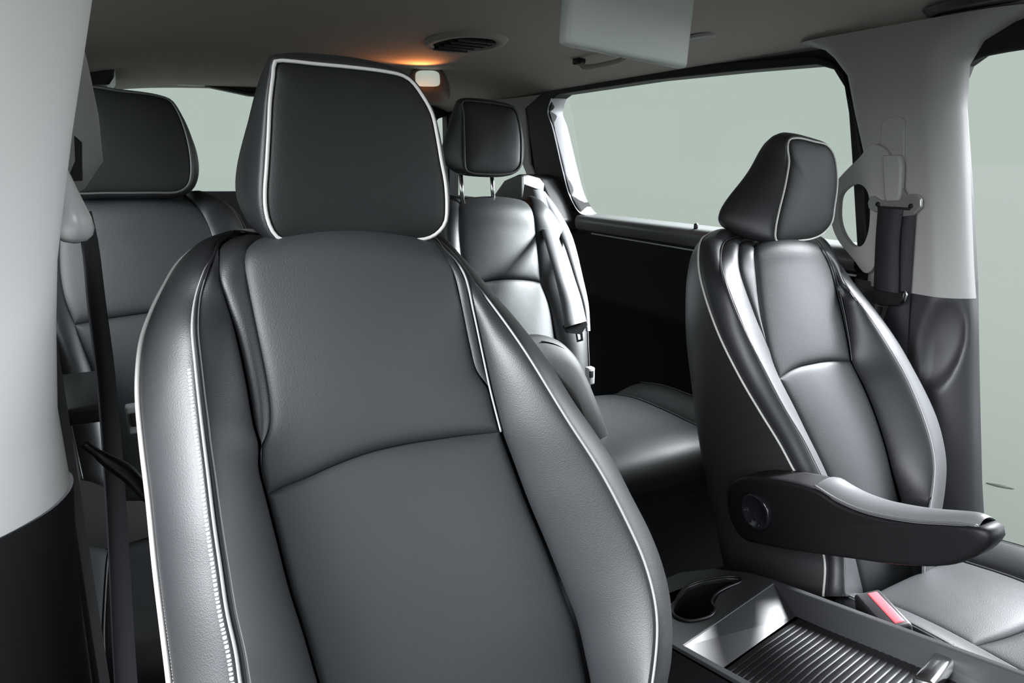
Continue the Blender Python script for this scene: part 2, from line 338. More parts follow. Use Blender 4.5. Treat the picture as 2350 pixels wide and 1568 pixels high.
class G:
    """collects verts and faces of one mesh"""
    def __init__(s):
        s.v, s.f = [], []

    def add(s, v, f):
        k = len(s.v)
        s.v += [tuple(a) for a in v]
        s.f += [tuple(i + k for i in q) for q in f]
        return s

    def grid(s, rows, close=False):
        m, n = len(rows), len(rows[0])
        f = []
        for i in range(m - 1):
            for j in range(n if close else n - 1):
                j2 = (j + 1) % n
                f.append((i * n + j, i * n + j2, (i + 1) * n + j2, (i + 1) * n + j))
        return s.add([p for r in rows for p in r], f)

    def box(s, c, h, axes=None, bev=0.0):
        """box of half sizes h at c; bev rounds all edges"""
        ax = axes or (Vector((1, 0, 0)), Vector((0, 1, 0)), Vector((0, 0, 1)))
        c = Vector(c)
        import bmesh
        bm = bmesh.new()
        bmesh.ops.create_cube(bm, size=2.0)
        for v in bm.verts:
            v.co = Vector((v.co.x * h[0], v.co.y * h[1], v.co.z * h[2]))
        if bev > 0:
            bmesh.ops.bevel(bm, geom=bm.edges[:], offset=min(bev, min(h) * 0.95), segments=3, affect='EDGES', profile=0.5)
        bm.verts.index_update()
        vs_ = [c + ax[0] * v.co.x + ax[1] * v.co.y + ax[2] * v.co.z for v in bm.verts]
        fs = [tuple(v.index for v in f.verts) for f in bm.faces]
        bm.free()
        return s.add(vs_, fs)

    def tube(s, pts, r, n=8, caps=True):
        pts = [Vector(p) for p in pts]
        rr = r if isinstance(r, (list, tuple)) else [r] * len(pts)
        rows = []
        nrm = None
        for i, p in enumerate(pts):
            t = (pts[min(i + 1, len(pts) - 1)] - pts[max(i - 1, 0)])
            if t.length < 1e-9: t = Vector((0, 0, 1))
            t.normalize()
            if nrm is None:
                a = Vector((0, 0, 1)) if abs(t.z) < 0.9 else Vector((1, 0, 0))
                nrm = t.cross(a).normalized()
            else:
                nrm = (nrm - t * nrm.dot(t))
                nrm = nrm.normalized() if nrm.length > 1e-6 else t.orthogonal().normalized()
            b = t.cross(nrm)
            rows.append([p + (nrm * cos(2 * pi * k / n) + b * sin(2 * pi * k / n)) * rr[i] for k in range(n)])
        s.grid(rows, close=True)
        if caps:
            k = len(s.v)
            s.f.append(tuple(range(k - n, k)))
            k0 = k - n * len(rows)
            s.f.append(tuple(range(k0 + n - 1, k0 - 1, -1)))
        return s

    def prism(s, poly, offset):
        """closed 3D polygon extruded by a vector"""
        n = len(poly)
        p = [Vector(q) for q in poly]
        tri = geometry.tessellate_polygon([p])
        off = Vector(offset)
        f = [tuple(t) for t in tri] + [tuple(i + n for i in t) for t in tri]
        f += [(i, (i + 1) % n, (i + 1) % n + n, i + n) for i in range(n)]
        return s.add(p + [q + off for q in p], f)

    def plate(s, outer, holes, offset):
        """polygon with holes, extruded"""
        loops = [[Vector(q) for q in outer]] + [[Vector(q) for q in h] for h in holes]
        tri = geometry.tessellate_polygon(loops)
        allp = [q for l in loops for q in l]
        n = len(allp)
        off = Vector(offset)
        f = [tuple(t) for t in tri] + [tuple(i + n for i in t) for t in tri]
        k = 0
        for l in loops:
            m = len(l)
            f += [(k + i, k + (i + 1) % m, k + (i + 1) % m + n, k + i + n) for i in range(m)]
            k += m
        return s.add(allp + [q + off for q in allp], f)

    def make(s, name, mat, parent=None, smooth=True, label=None):
        return make(name, s.v, s.f, mat, parent, smooth, label)


def sharp(o, angle=35):
    """smooth shading with sharp creases kept"""
    me = o.data
    import bmesh
    bm = bmesh.new()
    bm.from_mesh(me)
    for e in bm.edges:
        if len(e.link_faces) == 2 and e.calc_face_angle(0) > radians(angle):
            e.smooth = False
    bm.to_mesh(me)
    bm.free()
    me.polygons.foreach_set('use_smooth', [True] * len(me.polygons))
    return o


def bevel(o, w, seg=3, angle=35):
    m = o.modifiers.new('bevel', 'BEVEL')
    m.width = w
    m.segments = seg
    m.limit_method = 'ANGLE'
    m.angle_limit = radians(angle)
    m.harden_normals = False
    sharp(o, angle)
    return o


def smooth_line(P, n, closed=False):
    """Catmull-Rom through P, n points evenly spaced by length"""
    P = [Vector(p) for p in P]
    m = len(P)
    if m == 2:
        return [P[0].lerp(P[1], i / (n - 1)) for i in range(n)]
    dense = []
    segs = m if closed else m - 1
    for i in range(segs):
        if closed:
            a, b, c, d = P[i - 1], P[i], P[(i + 1) % m], P[(i + 2) % m]
        else:
            b, c = P[i], P[i + 1]
            a = P[i - 1] if i else b * 2 - c
            d = P[i + 2] if i + 2 < m else c * 2 - b
        L1, L2, L3 = max((b - a).length, 1e-6) ** .5, max((c - b).length, 1e-6) ** .5, max((d - c).length, 1e-6) ** .5
        m1 = ((b - a) / L1 - (c - a) / (L1 + L2) + (c - b) / L2) * L2
        m2 = ((c - b) / L2 - (d - b) / (L2 + L3) + (d - c) / L3) * L2
        for k in range(10):
            t = k / 10
            dense.append(b * (2 * t**3 - 3 * t**2 + 1) + m1 * (t**3 - 2 * t**2 + t) + c * (-2 * t**3 + 3 * t**2) + m2 * (t**3 - t**2))
    dense.append(P[0] if closed else P[-1])
    acc = [0]
    for i in range(1, len(dense)):
        acc.append(acc[-1] + (dense[i] - dense[i - 1]).length)
    out, j = [], 0
    tot = acc[-1]
    cnt = n
    for i in range(cnt):
        s_ = tot * i / (n if closed else n - 1)
        while j < len(acc) - 2 and acc[j + 1] < s_: j += 1
        d_ = acc[j + 1] - acc[j]
        t = 0 if d_ < 1e-9 else min(max((s_ - acc[j]) / d_, 0), 1)
        out.append(dense[j].lerp(dense[j + 1], t))
    return out


def coons(L, R, T=None, B=None, nu=25, nv=60, puff=0.004, groove=0.004, gr=0.004, edges=(1, 1, 1, 1), out=None, crown=None):
    """puffed upholstery patch between four seams; L,R run top to bottom, T,B left to right"""
    us = [0.5 - 0.5 * cos(pi * i / (nu - 1)) for i in range(nu)]
    vv = [0.5 - 0.5 * cos(pi * i / (nv - 1)) for i in range(nv)] if (T or B) else [i / (nv - 1) for i in range(nv)]

    def at(line, t):
        x = t * (len(line) - 1)
        i = min(int(x), len(line) - 2)
        return line[i].lerp(line[i + 1], x - i)
    Ls, Rs = smooth_line(L, 120), smooth_line(R, 120)
    Ts = smooth_line(T, 60) if T else [Ls[0], Rs[0]]
    Bs = smooth_line(B, 60) if B else [Ls[-1], Rs[-1]]
    p00, p10, p01, p11 = Ls[0], Rs[0], Ls[-1], Rs[-1]
    rows = []
    for v in vv:
        l, r = at(Ls, v), at(Rs, v)
        row = []
        for u in us:
            p = l * (1 - u) + r * u + at(Ts, u) * (1 - v) + at(Bs, u) * v
            p = p - (p00 * (1 - u) * (1 - v) + p10 * u * (1 - v) + p01 * (1 - u) * v + p11 * u * v)
            row.append(p)
        rows.append(row)
    res = []
    H = sum((rows[i + 1][nu // 2] - rows[i][nu // 2]).length for i in range(nv - 1))
    for i in range(nv):
        row = []
        W = (rows[i][-1] - rows[i][0]).length
        for j in range(nu):
            du = rows[i][min(j + 1, nu - 1)] - rows[i][max(j - 1, 0)]
            dv = rows[min(i + 1, nv - 1)][j] - rows[max(i - 1, 0)][j]
            n = du.cross(dv)
            n = n.normalized() if n.length > 1e-12 else Vector((0, 0, 0))
            if out is not None and n.dot(out) < 0: n = -n
            ds = []
            if edges[0]: ds.append(us[j] * W)
            if edges[1]: ds.append((1 - us[j]) * W)
            if edges[2]: ds.append(vv[i] * H)
            if edges[3]: ds.append((1 - vv[i]) * H)
            d = min(ds) if ds else 1
            s4 = 4 * us[j] * (1 - us[j])
            g = min(groove, W * 0.25)
            h = g * (1 - exp(-max(d, 0) / gr)) - g
            pf = puff * min(1, W / 0.04)
            if crown:
                pf *= crown(vv[i])
            h += pf * s4 * (1 if not (T or B) else (4 * vv[i] * (1 - vv[i])) ** 0.35)
            row.append(rows[i][j] + n * h)
        res.append(row)
    return res


class Frame:
    def __init__(s, x, y, z, r):
        r = radians(r)
        s.O = Vector((x, y, z))
        s.n = Vector((0, -cos(r), sin(r)))
        s.up = Vector((0, sin(r), cos(r)))

    def __call__(s, p):
        return s.O + Vector((1, 0, 0)) * p[0] + s.up * p[1] + s.n * p[2]

    def line(s, L):
        return [s(p) for p in L]


def patch(name, L, R, mat, parent, T=None, B=None, out=None, label=None, **kw):
    g = G().grid(coons(L, R, T, B, out=out, **kw))
    return g.make(name, mat, parent, label=label)


def offset_line(A, B, f, n, t0, t1):
    """points on the way f from seam A to seam B, over the stretch t0..t1"""
    a, b = smooth_line(A, 400), smooth_line(B, 400)
    out = []
    for i in range(n):
        t = t0 + (t1 - t0) * i / (n - 1)
        k = int(t * 399)
        out.append(a[k].lerp(b[k], f))
    return out


def stitches(pts, r, normal, parent, mat, name='stitching'):
    """row of short thread beads"""
    g = G()
    for i in range(0, len(pts) - 1):
        a, b = pts[i], pts[i + 1]
        m, d = (a + b) / 2, (b - a) * 0.34
        c = m + normal * r * 0.6
        g.tube([c - d * 1.05, c - d * 0.8, c, c + d * 0.8, c + d * 1.05], [r * .4, r * .9, r, r * .9, r * .4], 6)
    return g.make(name, mat, parent)


# ------------------------------------------------------------------ seats
def headrest(fr, O, K, parent, face_mat, body_mat, pipe_mat, pipe_r=0.0018, dome=0.006, posts=None, side_bulge=0.006, thick=None):
    """O: outline of the front face, K: silhouette of the rear edge on one side"""
    n = 96
    o = smooth_line([Vector(p) for p in O], n, closed=True)
    cx = (min(p.x for p in o) + max(p.x for p in o)) / 2
    vmin, vmax = min(p.y for p in o), max(p.y for p in o)
    cy = (vmin + vmax) / 2

    def half(v):
        a = [p.x for p in o if abs(p.y - v) < 0.014]
        return (max(a) - min(a)) / 2
    h_ = vmax - vmin
    o_lo, o_hi = half(vmin + .28 * h_), half(vmin + .75 * h_)
    ks = sorted([(p[1], cx - p[0], p[2]) for p in K])
    kv0, kv1 = ks[0][0], ks[-1][0]

    def kat(v, i):
        a = min(ks, key=lambda q: abs(q[0] - v))
        return a[i]
    k_lo, k_hi = kat(kv0 + .28 * (kv1 - kv0), 1), kat(kv0 + .75 * (kv1 - kv0), 1)
    w_lo, w_hi = kat(kv0, 2), kat(kv1, 2)
    back = []
    for p in o:
        t = (p.y - vmin) / h_
        tt = max(0, (t - .28) / .47)
        ho, hk = o_lo + (o_hi - o_lo) * tt, k_lo + (k_hi - k_lo) * tt
        hk = max(hk, .75 * ho) * (1 + .07 * sin(pi * t))
        back.append(Vector((cx + (p.x - cx) / ho * hk, kv0 + (kv1 - kv0) * t, w_lo + (w_hi - w_lo) * t)))
    back = [sum((back[(i + k) % n] for k in range(-5, 6)), Vector()) / 11 for i in range(n)]
    # front face with a soft crown and a pressed-in edge
    rows = []
    for s_ in (0.0, .2, .4, .6, .75, .86, .93, .965, .985, 1.0):
        w = dome * (1 - s_ ** 3) + 0.004 * (1 - exp(-(1 - s_) * 0.09 / 0.004)) - 0.004
        rows.append([fr((cx + (p.x - cx) * s_, cy + (p.y - cy) * s_, p.z + w)) for p in o])
    hr = empty('headrest', fr((cx, cy, -0.03)) - parent_world(parent), None, None)
    hr.parent = parent
    face = G().grid(rows, close=True).make('headrest_face', face_mat, hr)
    rows = []
    prof = [(0.0, 0.0), (0.03, 0.003), (0.10, .0055), (0.3, side_bulge + .003), (0.55, side_bulge + .004), (0.8, side_bulge), (1.0, 0.0)]
    for t, bl in prof:
        r = []
        for p, q in zip(o, back):
            m = p.lerp(q, t)
            d = Vector((p.x - cx, p.y - cy, 0))
            d.normalize()
            m = m + d * bl
            if t == 0: m = p + Vector((0, 0, -0.003))
            r.append(fr(m))
        rows.append(r)
    bw = min(q.z for q in back)
    bcx, bcy = cx, (kv0 + kv1) / 2
    for s_, dw in ((.97, -.006), (.90, -.014), (.7, -.022), (.4, -.026), (0.0, -.027)):
        rows.append([fr((bcx + (q.x - bcx) * s_, bcy + (q.y - bcy) * s_, q.z + dw)) for q in back])
    G().grid(rows, close=True).make('headrest_cover', body_mat, hr)
    pl = [fr(p + Vector((0, 0, -0.001))) for p in o]
    pl = pl + pl[:2]
    G().tube(pl, pipe_r, 8, caps=False).make('piping', pipe_mat, hr)
    if posts:
        for du, ln in posts:
            a = fr((cx + du, vmin + 0.02, -0.045))
            b = a - fr.up * (ln + 0.02) 
            G().tube([a, a.lerp(b, .5), b], 0.0055, 10).make('headrest_post', CHROME, hr)
    return hr


def cushion(parent, cx, hw, y0, y1, z, mats, panel=None, cross=None, zc=0.03, base=0.12, split=None):
    """seat cushion: y0 rear, y1 front (y1 < y0); panel = half width of the centre panel"""
    lm, pm, pipe = mats
    pw = panel or hw * 0.52
    cr = hw * 0.82
    roll = 0.06

    def prof(u, dz, inset=0.0, side=0):
        L = [Vector((cx + u, y0, z + dz - 0.01))]
        ny = 5
        for i in range(1, ny):
            y = y0 + (y1 + roll - y0) * i / (ny - 1)
            L.append(Vector((cx + u, y, z + dz + 0.012 * sin(pi * i / ny))))
        L += [Vector((cx + u * .995, y1 + roll * .35, z + dz - .008)), Vector((cx + u * .99, y1 + .004, z + dz - .035)),
              Vector((cx + u * .985, y1 + .01, z - .075)), Vector((cx + u * .97, y1 + .03, z - base + .01))]
        return L
    cs = empty('seat_cushion', Vector((cx, (y0 + y1) / 2, z - base)) - parent_world(parent), None, None)
    cs.parent = parent
    up = Vector((0, -.3, 1))
    ol, cl, pl_, pr_, c2, o2 = prof(-hw, -.045), prof(-cr, zc), prof(-pw, 0), prof(pw, 0), prof(cr, zc), prof(hw, -.045)
    pd, qd = smooth_line(pl_, 80), smooth_line(pr_, 80)
    if cross:
        i = next(k for k in range(80) if pd[k].y < cross)
        seam = [pd[i], pd[i].lerp(qd[i], .25) + Vector((0, -.016, .004)), pd[i].lerp(qd[i], .5) + Vector((0, -.022, .006)), pd[i].lerp(qd[i], .75) + Vector((0, -.016, .004)), qd[i]]
        patch('cushion_panel', pd[:i + 1], qd[:i + 1], pm, cs, B=seam, out=up, puff=.012, nu=31, nv=40)
        patch('cushion_panel', pd[i:], qd[i:], pm, cs, T=seam, out=up, puff=.012, nu=31, nv=40)
        pan = ()
    else:
        pan = ((pl_, pr_, 'cushion_panel', pm, .010),)
    for a, b, nm, m, pf in ((cl, pl_, 'cushion_bolster', lm, .006), (pr_, c2, 'cushion_bolster', lm, .006)) + pan:
        patch(nm, a, b, m, cs, out=up, puff=pf, nu=21, nv=50)
    for a, b, sd in ((ol, cl, -1), (c2, o2, 1)):
        patch('cushion_side', a, b, lm, cs, out=Vector((sd, 0, .6)), puff=.012, nu=17, nv=50)
    for a in (cl, c2, pl_, pr_):
        G().tube(smooth_line(a, 60), .0014, 6).make('piping', pipe, cs)
    # lower skirt
    g = G()
    low = []
    for L in (ol, o2):
        low.append([Vector((p.x, min(p.y, y0), z - base)) for p in L])
    rows = [smooth_line(ol, 40), smooth_line(low[0], 40)]
    g.grid(rows)
    g.grid([smooth_line(o2, 40), smooth_line(low[1], 40)])
    fr_ = [ol[-1], cl[-1], pl_[-1], pr_[-1], c2[-1], o2[-1]]
    g.grid([fr_, [Vector((p.x, p.y + .02, z - base - .1)) for p in fr_]])
    rr = [ol[0], cl[0], pl_[0], pr_[0], c2[0], o2[0]]
    g.grid([rr, [Vector((p.x, p.y + .02, z - base)) for p in rr]])
    g.make('cushion_skirt', SHELL, cs)
    return cs


def seat_base(parent, cx, hw, y0, y1, z, floor=0.06):
    g = G()
    g.box((cx, (y0 + y1) / 2, (z + floor + 0.05) / 2 + .01), (hw * .8, abs(y0 - y1) / 2 * .85, (z - floor - .05) / 2), bev=.01)
    for s_ in (-1, 1):
        g.box((cx + s_ * hw * .7, (y0 + y1) / 2, floor + .015), (.02, abs(y0 - y1) / 2 + .05, .022), bev=.004)
    return g.make('seat_base', MATTEBLACK, parent, smooth=False)


def shell(parent, fr, A, H, backs, depth=-.15, inset=.94, mat=SHELL, W=None, tops=None):
    """sides and back of the backrest"""
    n = 50
    a, h = smooth_line(A, n), smooth_line(H, n)
    if W is not None:
        wl_ = smooth_line(W, n)
        cxs = 0
    rows = []
    for i in range(n):
        pa, ph = a[i], h[i]
        if W is not None:
            pb = wl_[i]
            c_ = (A[-1].x + H[-1].x) / 2 * 0
            pb2 = Vector((pa.x + ph.x - pb.x, ph.y, pb.z))
            pb2.z = pb.z
        else:
            m = (pa + ph) / 2
            pb = Vector((m.x + (pa.x - m.x) * inset, pa.y + .0, depth))
            pb2 = Vector((m.x + (ph.x - m.x) * inset, ph.y + .0, depth))
        m = (pb + pb2) / 2
        q = [pa, pa.lerp(pb, .25) + Vector((-.006, 0, 0)), pa.lerp(pb, .6) + Vector((-.010, 0, 0)), pa.lerp(pb, .9) + Vector((-.006, 0, 0)),
             pb.lerp(m, .05) + Vector((0, 0, -.012)), pb.lerp(m, .3) + Vector((0, 0, -.022)), m + Vector((0, 0, -.028)),
             pb2.lerp(m, .3) + Vector((0, 0, -.022)), pb2.lerp(m, .05) + Vector((0, 0, -.012)),
             ph.lerp(pb2, .9) + Vector((.006, 0, 0)), ph.lerp(pb2, .6) + Vector((.010, 0, 0)), ph.lerp(pb2, .25) + Vector((.006, 0, 0)), ph]
        rows.append([fr(x) for x in smooth_line(q, 49)])
    g = G().grid(rows)
    if tops:
        t = [fr(x) for x in smooth_line(tops, 49)]
        g.grid([t, rows[0]])
    g.grid([rows[-1], [sum(rows[-1], Vector()) / 49] * 49])
    return g.make('backrest_shell', mat, parent)


def v3(L):
    return [Vector(p) for p in L]


def front_seat(fr, D, HO, HK, label, group, base_xyz, hfr, side_mats, W=None, cushion_args=None, thin=False, stitch=True, pr=.0024):
    root = empty('car_seat', base_xyz, label, 'seat', group)
    q = {k: fr.line(v) for k, v in D.items()}
    out = fr.n
    lm, bm_, pm = side_mats
    # seam index: the centre panel is split at the cross seam S
    nF = next(i for i, p in enumerate(D['F']) if (Vector(p) - Vector(D['E'][-1])).length < .004)
    nC = next(i for i, p in enumerate(D['C']) if (Vector(p) - Vector(D['D'][-1])).length < .004)
    Clow, Flow = q['C'][nC:], q['F'][nF:]
    patch('bolster_trim', q['A'], q['B'], bm_, root, out=out + Vector((-1, 0, 0)), puff=.008, nu=25, nv=90)
    patch('bolster', q['B'], q['C'], lm, root, out=out, puff=.005, nu=25, nv=90)
    patch('shoulder_strip', q['C'][:nC + 1], q['D'], lm, root, out=out, puff=.0015, nu=15, nv=70)
    patch('backrest_panel', q['D'], q['E'], pm, root, B=q['S'], out=out, puff=.012, nu=41, nv=60)
    patch('backrest_panel', Clow, Flow, pm, root, T=q['S'], out=out, puff=.012, nu=41, nv=60)
    patch('shoulder_strip', q['E'], q['F'][:nF + 1], lm, root, out=out, puff=.0015, nu=15, nv=70)
    patch('bolster', q['F'], q['G'], lm, root, out=out, puff=.006, nu=25, nv=90)
    patch('bolster_trim', q['G'], q['H'], bm_, root, out=out + Vector((1, 0, 0)), puff=.008, nu=25, nv=90)
    tops = [Vector(D[k][0]) for k in 'ABCDEFGH']
    shell(root, fr, v3(D['A']), v3(D['H']), None, W=v3(W) if W else None, tops=tops)
    for k, r_, m_ in (('A', pr, PIPING), ('H', pr * .8, DPIPING), ('B', pr * .55, SEAM if stitch else DPIPING), ('G', pr * .5, SEAM), ('F', pr * .5, SEAM if stitch else DPIPING)):
        G().tube(smooth_line(q[k][:nF + 1] if k == 'F' else q[k], 120), r_, 8).make('piping', m_, root)
    if stitch:
        for f_, r_, m_ in ((.05, .0017, MATTEBLACK), (.10, .0011, SEAM)):
            G().tube([p + out * .001 for p in offset_line(q['B'], q['C'], f_, 110, .04, 1.0)], r_, 6).make('piping', m_, root)
        stitches(offset_line(D_A(q['A']), D_A(q['B']), .085, 120, .46, .99), .0014, out, root, THREAD)
        stitches(offset_line(D_A(q['A']), D_A(q['B']), .90, 88, .46, .99), .0020, out, root, THREAD)
    headrest(hfr, HO, HK, root, HEADL, LEATHER, PIPING, posts=[(-.045, .03), (.045, .03)])
    if cushion_args:
        cushion(root, *cushion_args, mats=(LEATHER, PANEL, DPIPING), cross=cushion_args[3] + .32)
        seat_base(root, cushion_args[0], cushion_args[1], cushion_args[2], cushion_args[3], cushion_args[4] - .1)
    return root


def D_A(x):
    return x


near = front_seat(Frame(.2, .72, 1.05, 24), NEAR, HN['O'], HN['K'],
                  'large black leather front seat nearest the camera, with white piping and stitched bolster', 'front seats',
                  (.2, .42, .06), Frame(.2, .70, 1.05, 6), (LEATHER, LEATHER, PANEL), cushion_args=(.20, .25, .50, .06, .37))
driver = front_seat(Frame(1.09, .95, .98, 24), DRV, HD['O'], HD['K'],
                    'black leather front seat with an armrest, beyond the console, before the wide side window', 'front seats',
                    (1.1, .55, .06), Frame(1.09, .93, .98, 8), (LEATHER, LEATHER, PANEL), W=DRV['W'],
                    cushion_args=(1.12, .235, .62, .14, .36), thin=True, stitch=False, pr=.0020)


# armrest on the inboard side of the far front seat
def armrest(parent):
    ar = empty('armrest', Vector((.865, .72, .50)) - parent_world(parent), None, None)
    ar.parent = parent
    prof = [(.617, .586), (.577, .581), (.535, .584), (.473, .601), (.410, .627), (.385, .636), (.378, .628), (.388, .602), (.408, .578), (.432, .560),
            (.486, .533), (.548, .508), (.618, .480), (.691, .453), (.745, .439), (.770, .455), (.785, .487), (.785, .515), (.760, .543), (.687, .572)]
    L = smooth_line([Vector((0, y, z)) for y, z in prof], 90, closed=True)
    cy, cz = sum(p.y for p in L) / 90, sum(p.z for p in L) / 90
    rows = []
    x0, x1 = .826, .892

    def tap(x, y):
        return x0 + (x - x0) * (1 - .40 * max(0, min(1, (.52 - y) / .14)) ** 1.5)
    for x, s_ in ((x0 + .004, 0), (x0 + .002, .5), (x0 + .001, .85), (x0 + .001, .93), (x0 + .004, .98), (x0 + .012, 1.0), (x1 - .012, 1.0), (x1 - .003, .98), (x1, .9), (x1, 0)):
        rows.append([Vector((tap(x, p.y), cy + (p.y - cy) * s_, cz + (p.z - cz) * s_)) for p in L])
    G().grid(rows, close=True).make('armrest_body', bsdf_mat('armrest_plastic', (.005, .005, .0055), .5, spec=.18), ar)
    # padded top
    top = [(.620, .589), (.577, .584), (.535, .587), (.473, .604), (.412, .629), (.396, .634)]
    Lw = [Vector((x0 + .006, y, z)) for y, z in top]
    Rw = [Vector((tap(x1 - .002, y), y - .002, z)) for y, z in top]
    patch('armrest_pad', Lw, Rw, bsdf_mat('armrest_leather', (.10, .102, .106), .36), ar, out=Vector((0, 0, 1)), puff=.010, nu=21, nv=50, groove=.003)
    G().tube(smooth_line(Lw, 60), .0020, 6).make('piping', DPIPING, ar)
    stitches(offset_line(Lw, Rw, .14, 44, .12, .97), .0009, Vector((0, 0, 1)), ar, MATTEBLACK)
    g = G()
    c = Vector((x0 - .002, .715, .503))
    rows = []
    for dx, r in ((.004, .030), (0, .030), (-.003, .028), (-.003, .024), (0.001, .022), (0.001, 0)):
        rows.append([c + Vector((dx, r * cos(2 * pi * k / 40), r * sin(2 * pi * k / 40))) for k in range(40)])
    g.grid(rows, close=True).make('pivot_cap', GLOSS, ar)


armrest(driver)


def rear_seat(fr, D, HO, HK, label, base_xyz, hfr, cushion_args, posts, face_mat, pipe):
    root = empty('car_seat', base_xyz, label, 'seat', 'second row seats')
    q = {k: fr.line(v) for k, v in D.items()}
    out = fr.n
    dl, el = q['D'] + q['DL'][1:], q['E'] + q['EL'][1:]
    patch('bolster', q['A'], dl, LEATHER, root, out=out, puff=.018, nu=21, nv=70)
    patch('backrest_panel', q['D'], q['E'], PANEL, root, B=q['S'], out=out, puff=.014, nu=31, nv=40, groove=.005, gr=.006)
    patch('backrest_panel', q['DL'], q['EL'], PANEL, root, T=q['S'], out=out, puff=.014, nu=31, nv=40, groove=.005, gr=.006)
    patch('bolster', el, q['H'], LEATHER, root, out=out, puff=.018, nu=21, nv=70)
    tops = [Vector(D[k][0]) for k in 'ADEH']
    shell(root, fr, v3(D['A']), v3(D['H']), None, depth=-.13, tops=tops)
    for k in 'AH':
        G().tube(smooth_line(q[k], 90), .0018, 6).make('piping', pipe, root)
    headrest(hfr, HO, HK, root, face_mat, LEATHER, pipe, pipe_r=.0022, posts=posts)
    cushion(root, *cushion_args, mats=(LEATHER, LEATHER, pipe), zc=.02, cross=None)
    seat_base(root, cushion_args[0], cushion_args[1], cushion_args[2], cushion_args[3], cushion_args[4] - .1)
    return root


r2 = rear_seat(Frame(.82, 1.62, .96, 20), R2, H2R['O'], H2R['K'],
               'black leather second row seat with posts under its headrest, seen between the two front seats', (.88, 1.3, .06),
               Frame(.82, 1.60, .96, 8), (.92, .30, 1.44, 1.02, .455), [(-.075, .075), (.012, .075)], LEATHER, DPIPING)
H2LK = [(p[0] - .01, p[1], -.08) for p in H2L['O'][:7]]
l2 = rear_seat(Frame(0, 1.55, .96, 22), L2, H2L['O'], H2LK,
               'black leather second row seat behind the nearest front seat, its headrest against the rear window', (0, 1.2, .06),
               Frame(0, 1.52, .96, 8), (.0, .22, 1.36, 1.00, .37), [(-.045, .03), (.045, .03)], HEADL, DPIPING)


# folded armrest beside the second row seat
def folded_armrest():
    g = G()
    fr = Frame(.64, 1.27, .76, 20)
    L = fr.line([(.00, .03, -.06), (.002, .055, -.03), (.004, .045, 0), (.01, -.04, .02), (.02, -.14, .03), (.03, -.26, .03)])
    R = fr.line([(.07, .005, -.06), (.085, .005, -.03), (.10, -.02, 0), (.125, -.10, .01), (.15, -.19, .01), (.165, -.30, .01)])
    return L, R


# ------------------------------------------------------------------ belts
def ribbon(name, A, B, mat, parent, th=.0012, n=60):
    a, b = smooth_line(A, n), smooth_line(B, n)
    rows = []
    for i in range(n):
        d = b[i] - a[i]
        t = a[min(i + 1, n - 1)] - a[max(i - 1, 0)]
        nn = d.cross(t).normalized() * th
        rows.append([a[i] + nn, a[i].lerp(b[i], .5) + nn * 1.6, b[i] + nn, b[i] - nn, a[i].lerp(b[i], .5) - nn * 1.6, a[i] - nn])
    return G().grid(rows, close=True).make(name, mat, parent)


# near front belt: hangs from the pale pillar, seen nearly edge on
nb = empty('seat_belt', (-.05, .86, .97), 'dark seat belt hanging edge-on from the pale pillar beside the nearest seat', 'seat belt')
g = G()
prof = [(0, .052, .010, .012), (.0, .040, .014, .012), (0, .015, .020, .024), (0, -.01, .027, .032), (0, -.035, .034, .038), (0, -.055, .036, .036), (0, -.068, .031, .030), (0, -.078, .020, .018), (0, -.082, .006, .006), (0, -.0825, 0, 0)]
rows = []
for dx, dz, rx, ry in prof:
    rows.append([Vector((-.062 - (dz - .05) * .02 + rx * .55 * cos(2 * pi * k / 28), .86 + ry * .7 * sin(2 * pi * k / 28), 1.013 + dz * .56)) for k in range(28)])
g.grid(rows, close=True)
g.make('belt_guide', bsdf_mat('pale_guide_plastic', (.75, .74, .73), .25), nb)
ribbon('webbing', [(-.055, .855, .998), (-.053, .85, .965), (-.056, .845, .90), (-.058, .84, .82), (-.067, .83, .68), (-.090, .82, .40), (-.10, .81, .10)],
       [(-.043, .885, .998), (-.041, .885, .965), (-.042, .88, .90), (-.043, .875, .82), (-.050, .87, .68), (-.069, .86, .40), (-.08, .85, .10)], WEB, nb)
t = G().tube(smooth_line([(-.074, .78, .775), (-.066, .78, .765), (-.058, .78, .755), (-.048, .78, .744), (-.038, .78, .732), (-.030, .78, .716), (-.024, .78, .700), (-.018, .78, .682)], 40),
             [.0050 + .0035 * max(0, sin(pi * min(1, (i - 6) / 26))) if 6 < i < 32 else (.0045 if i <= 6 else .0045 - .0028 * (i - 32) / 8) for i in range(40)], 14)
t.make('belt_tongue', BLACKP, nb)

# belt on the far pillar
X1 = 1.385
fb = empty('seat_belt', (X1, .92, .98), 'black seat belt hanging from the pillar behind the far front seat, tongue at mid height', 'seat belt')


def yz(L, x):
    return [Vector((x, y, z)) for y, z in L]


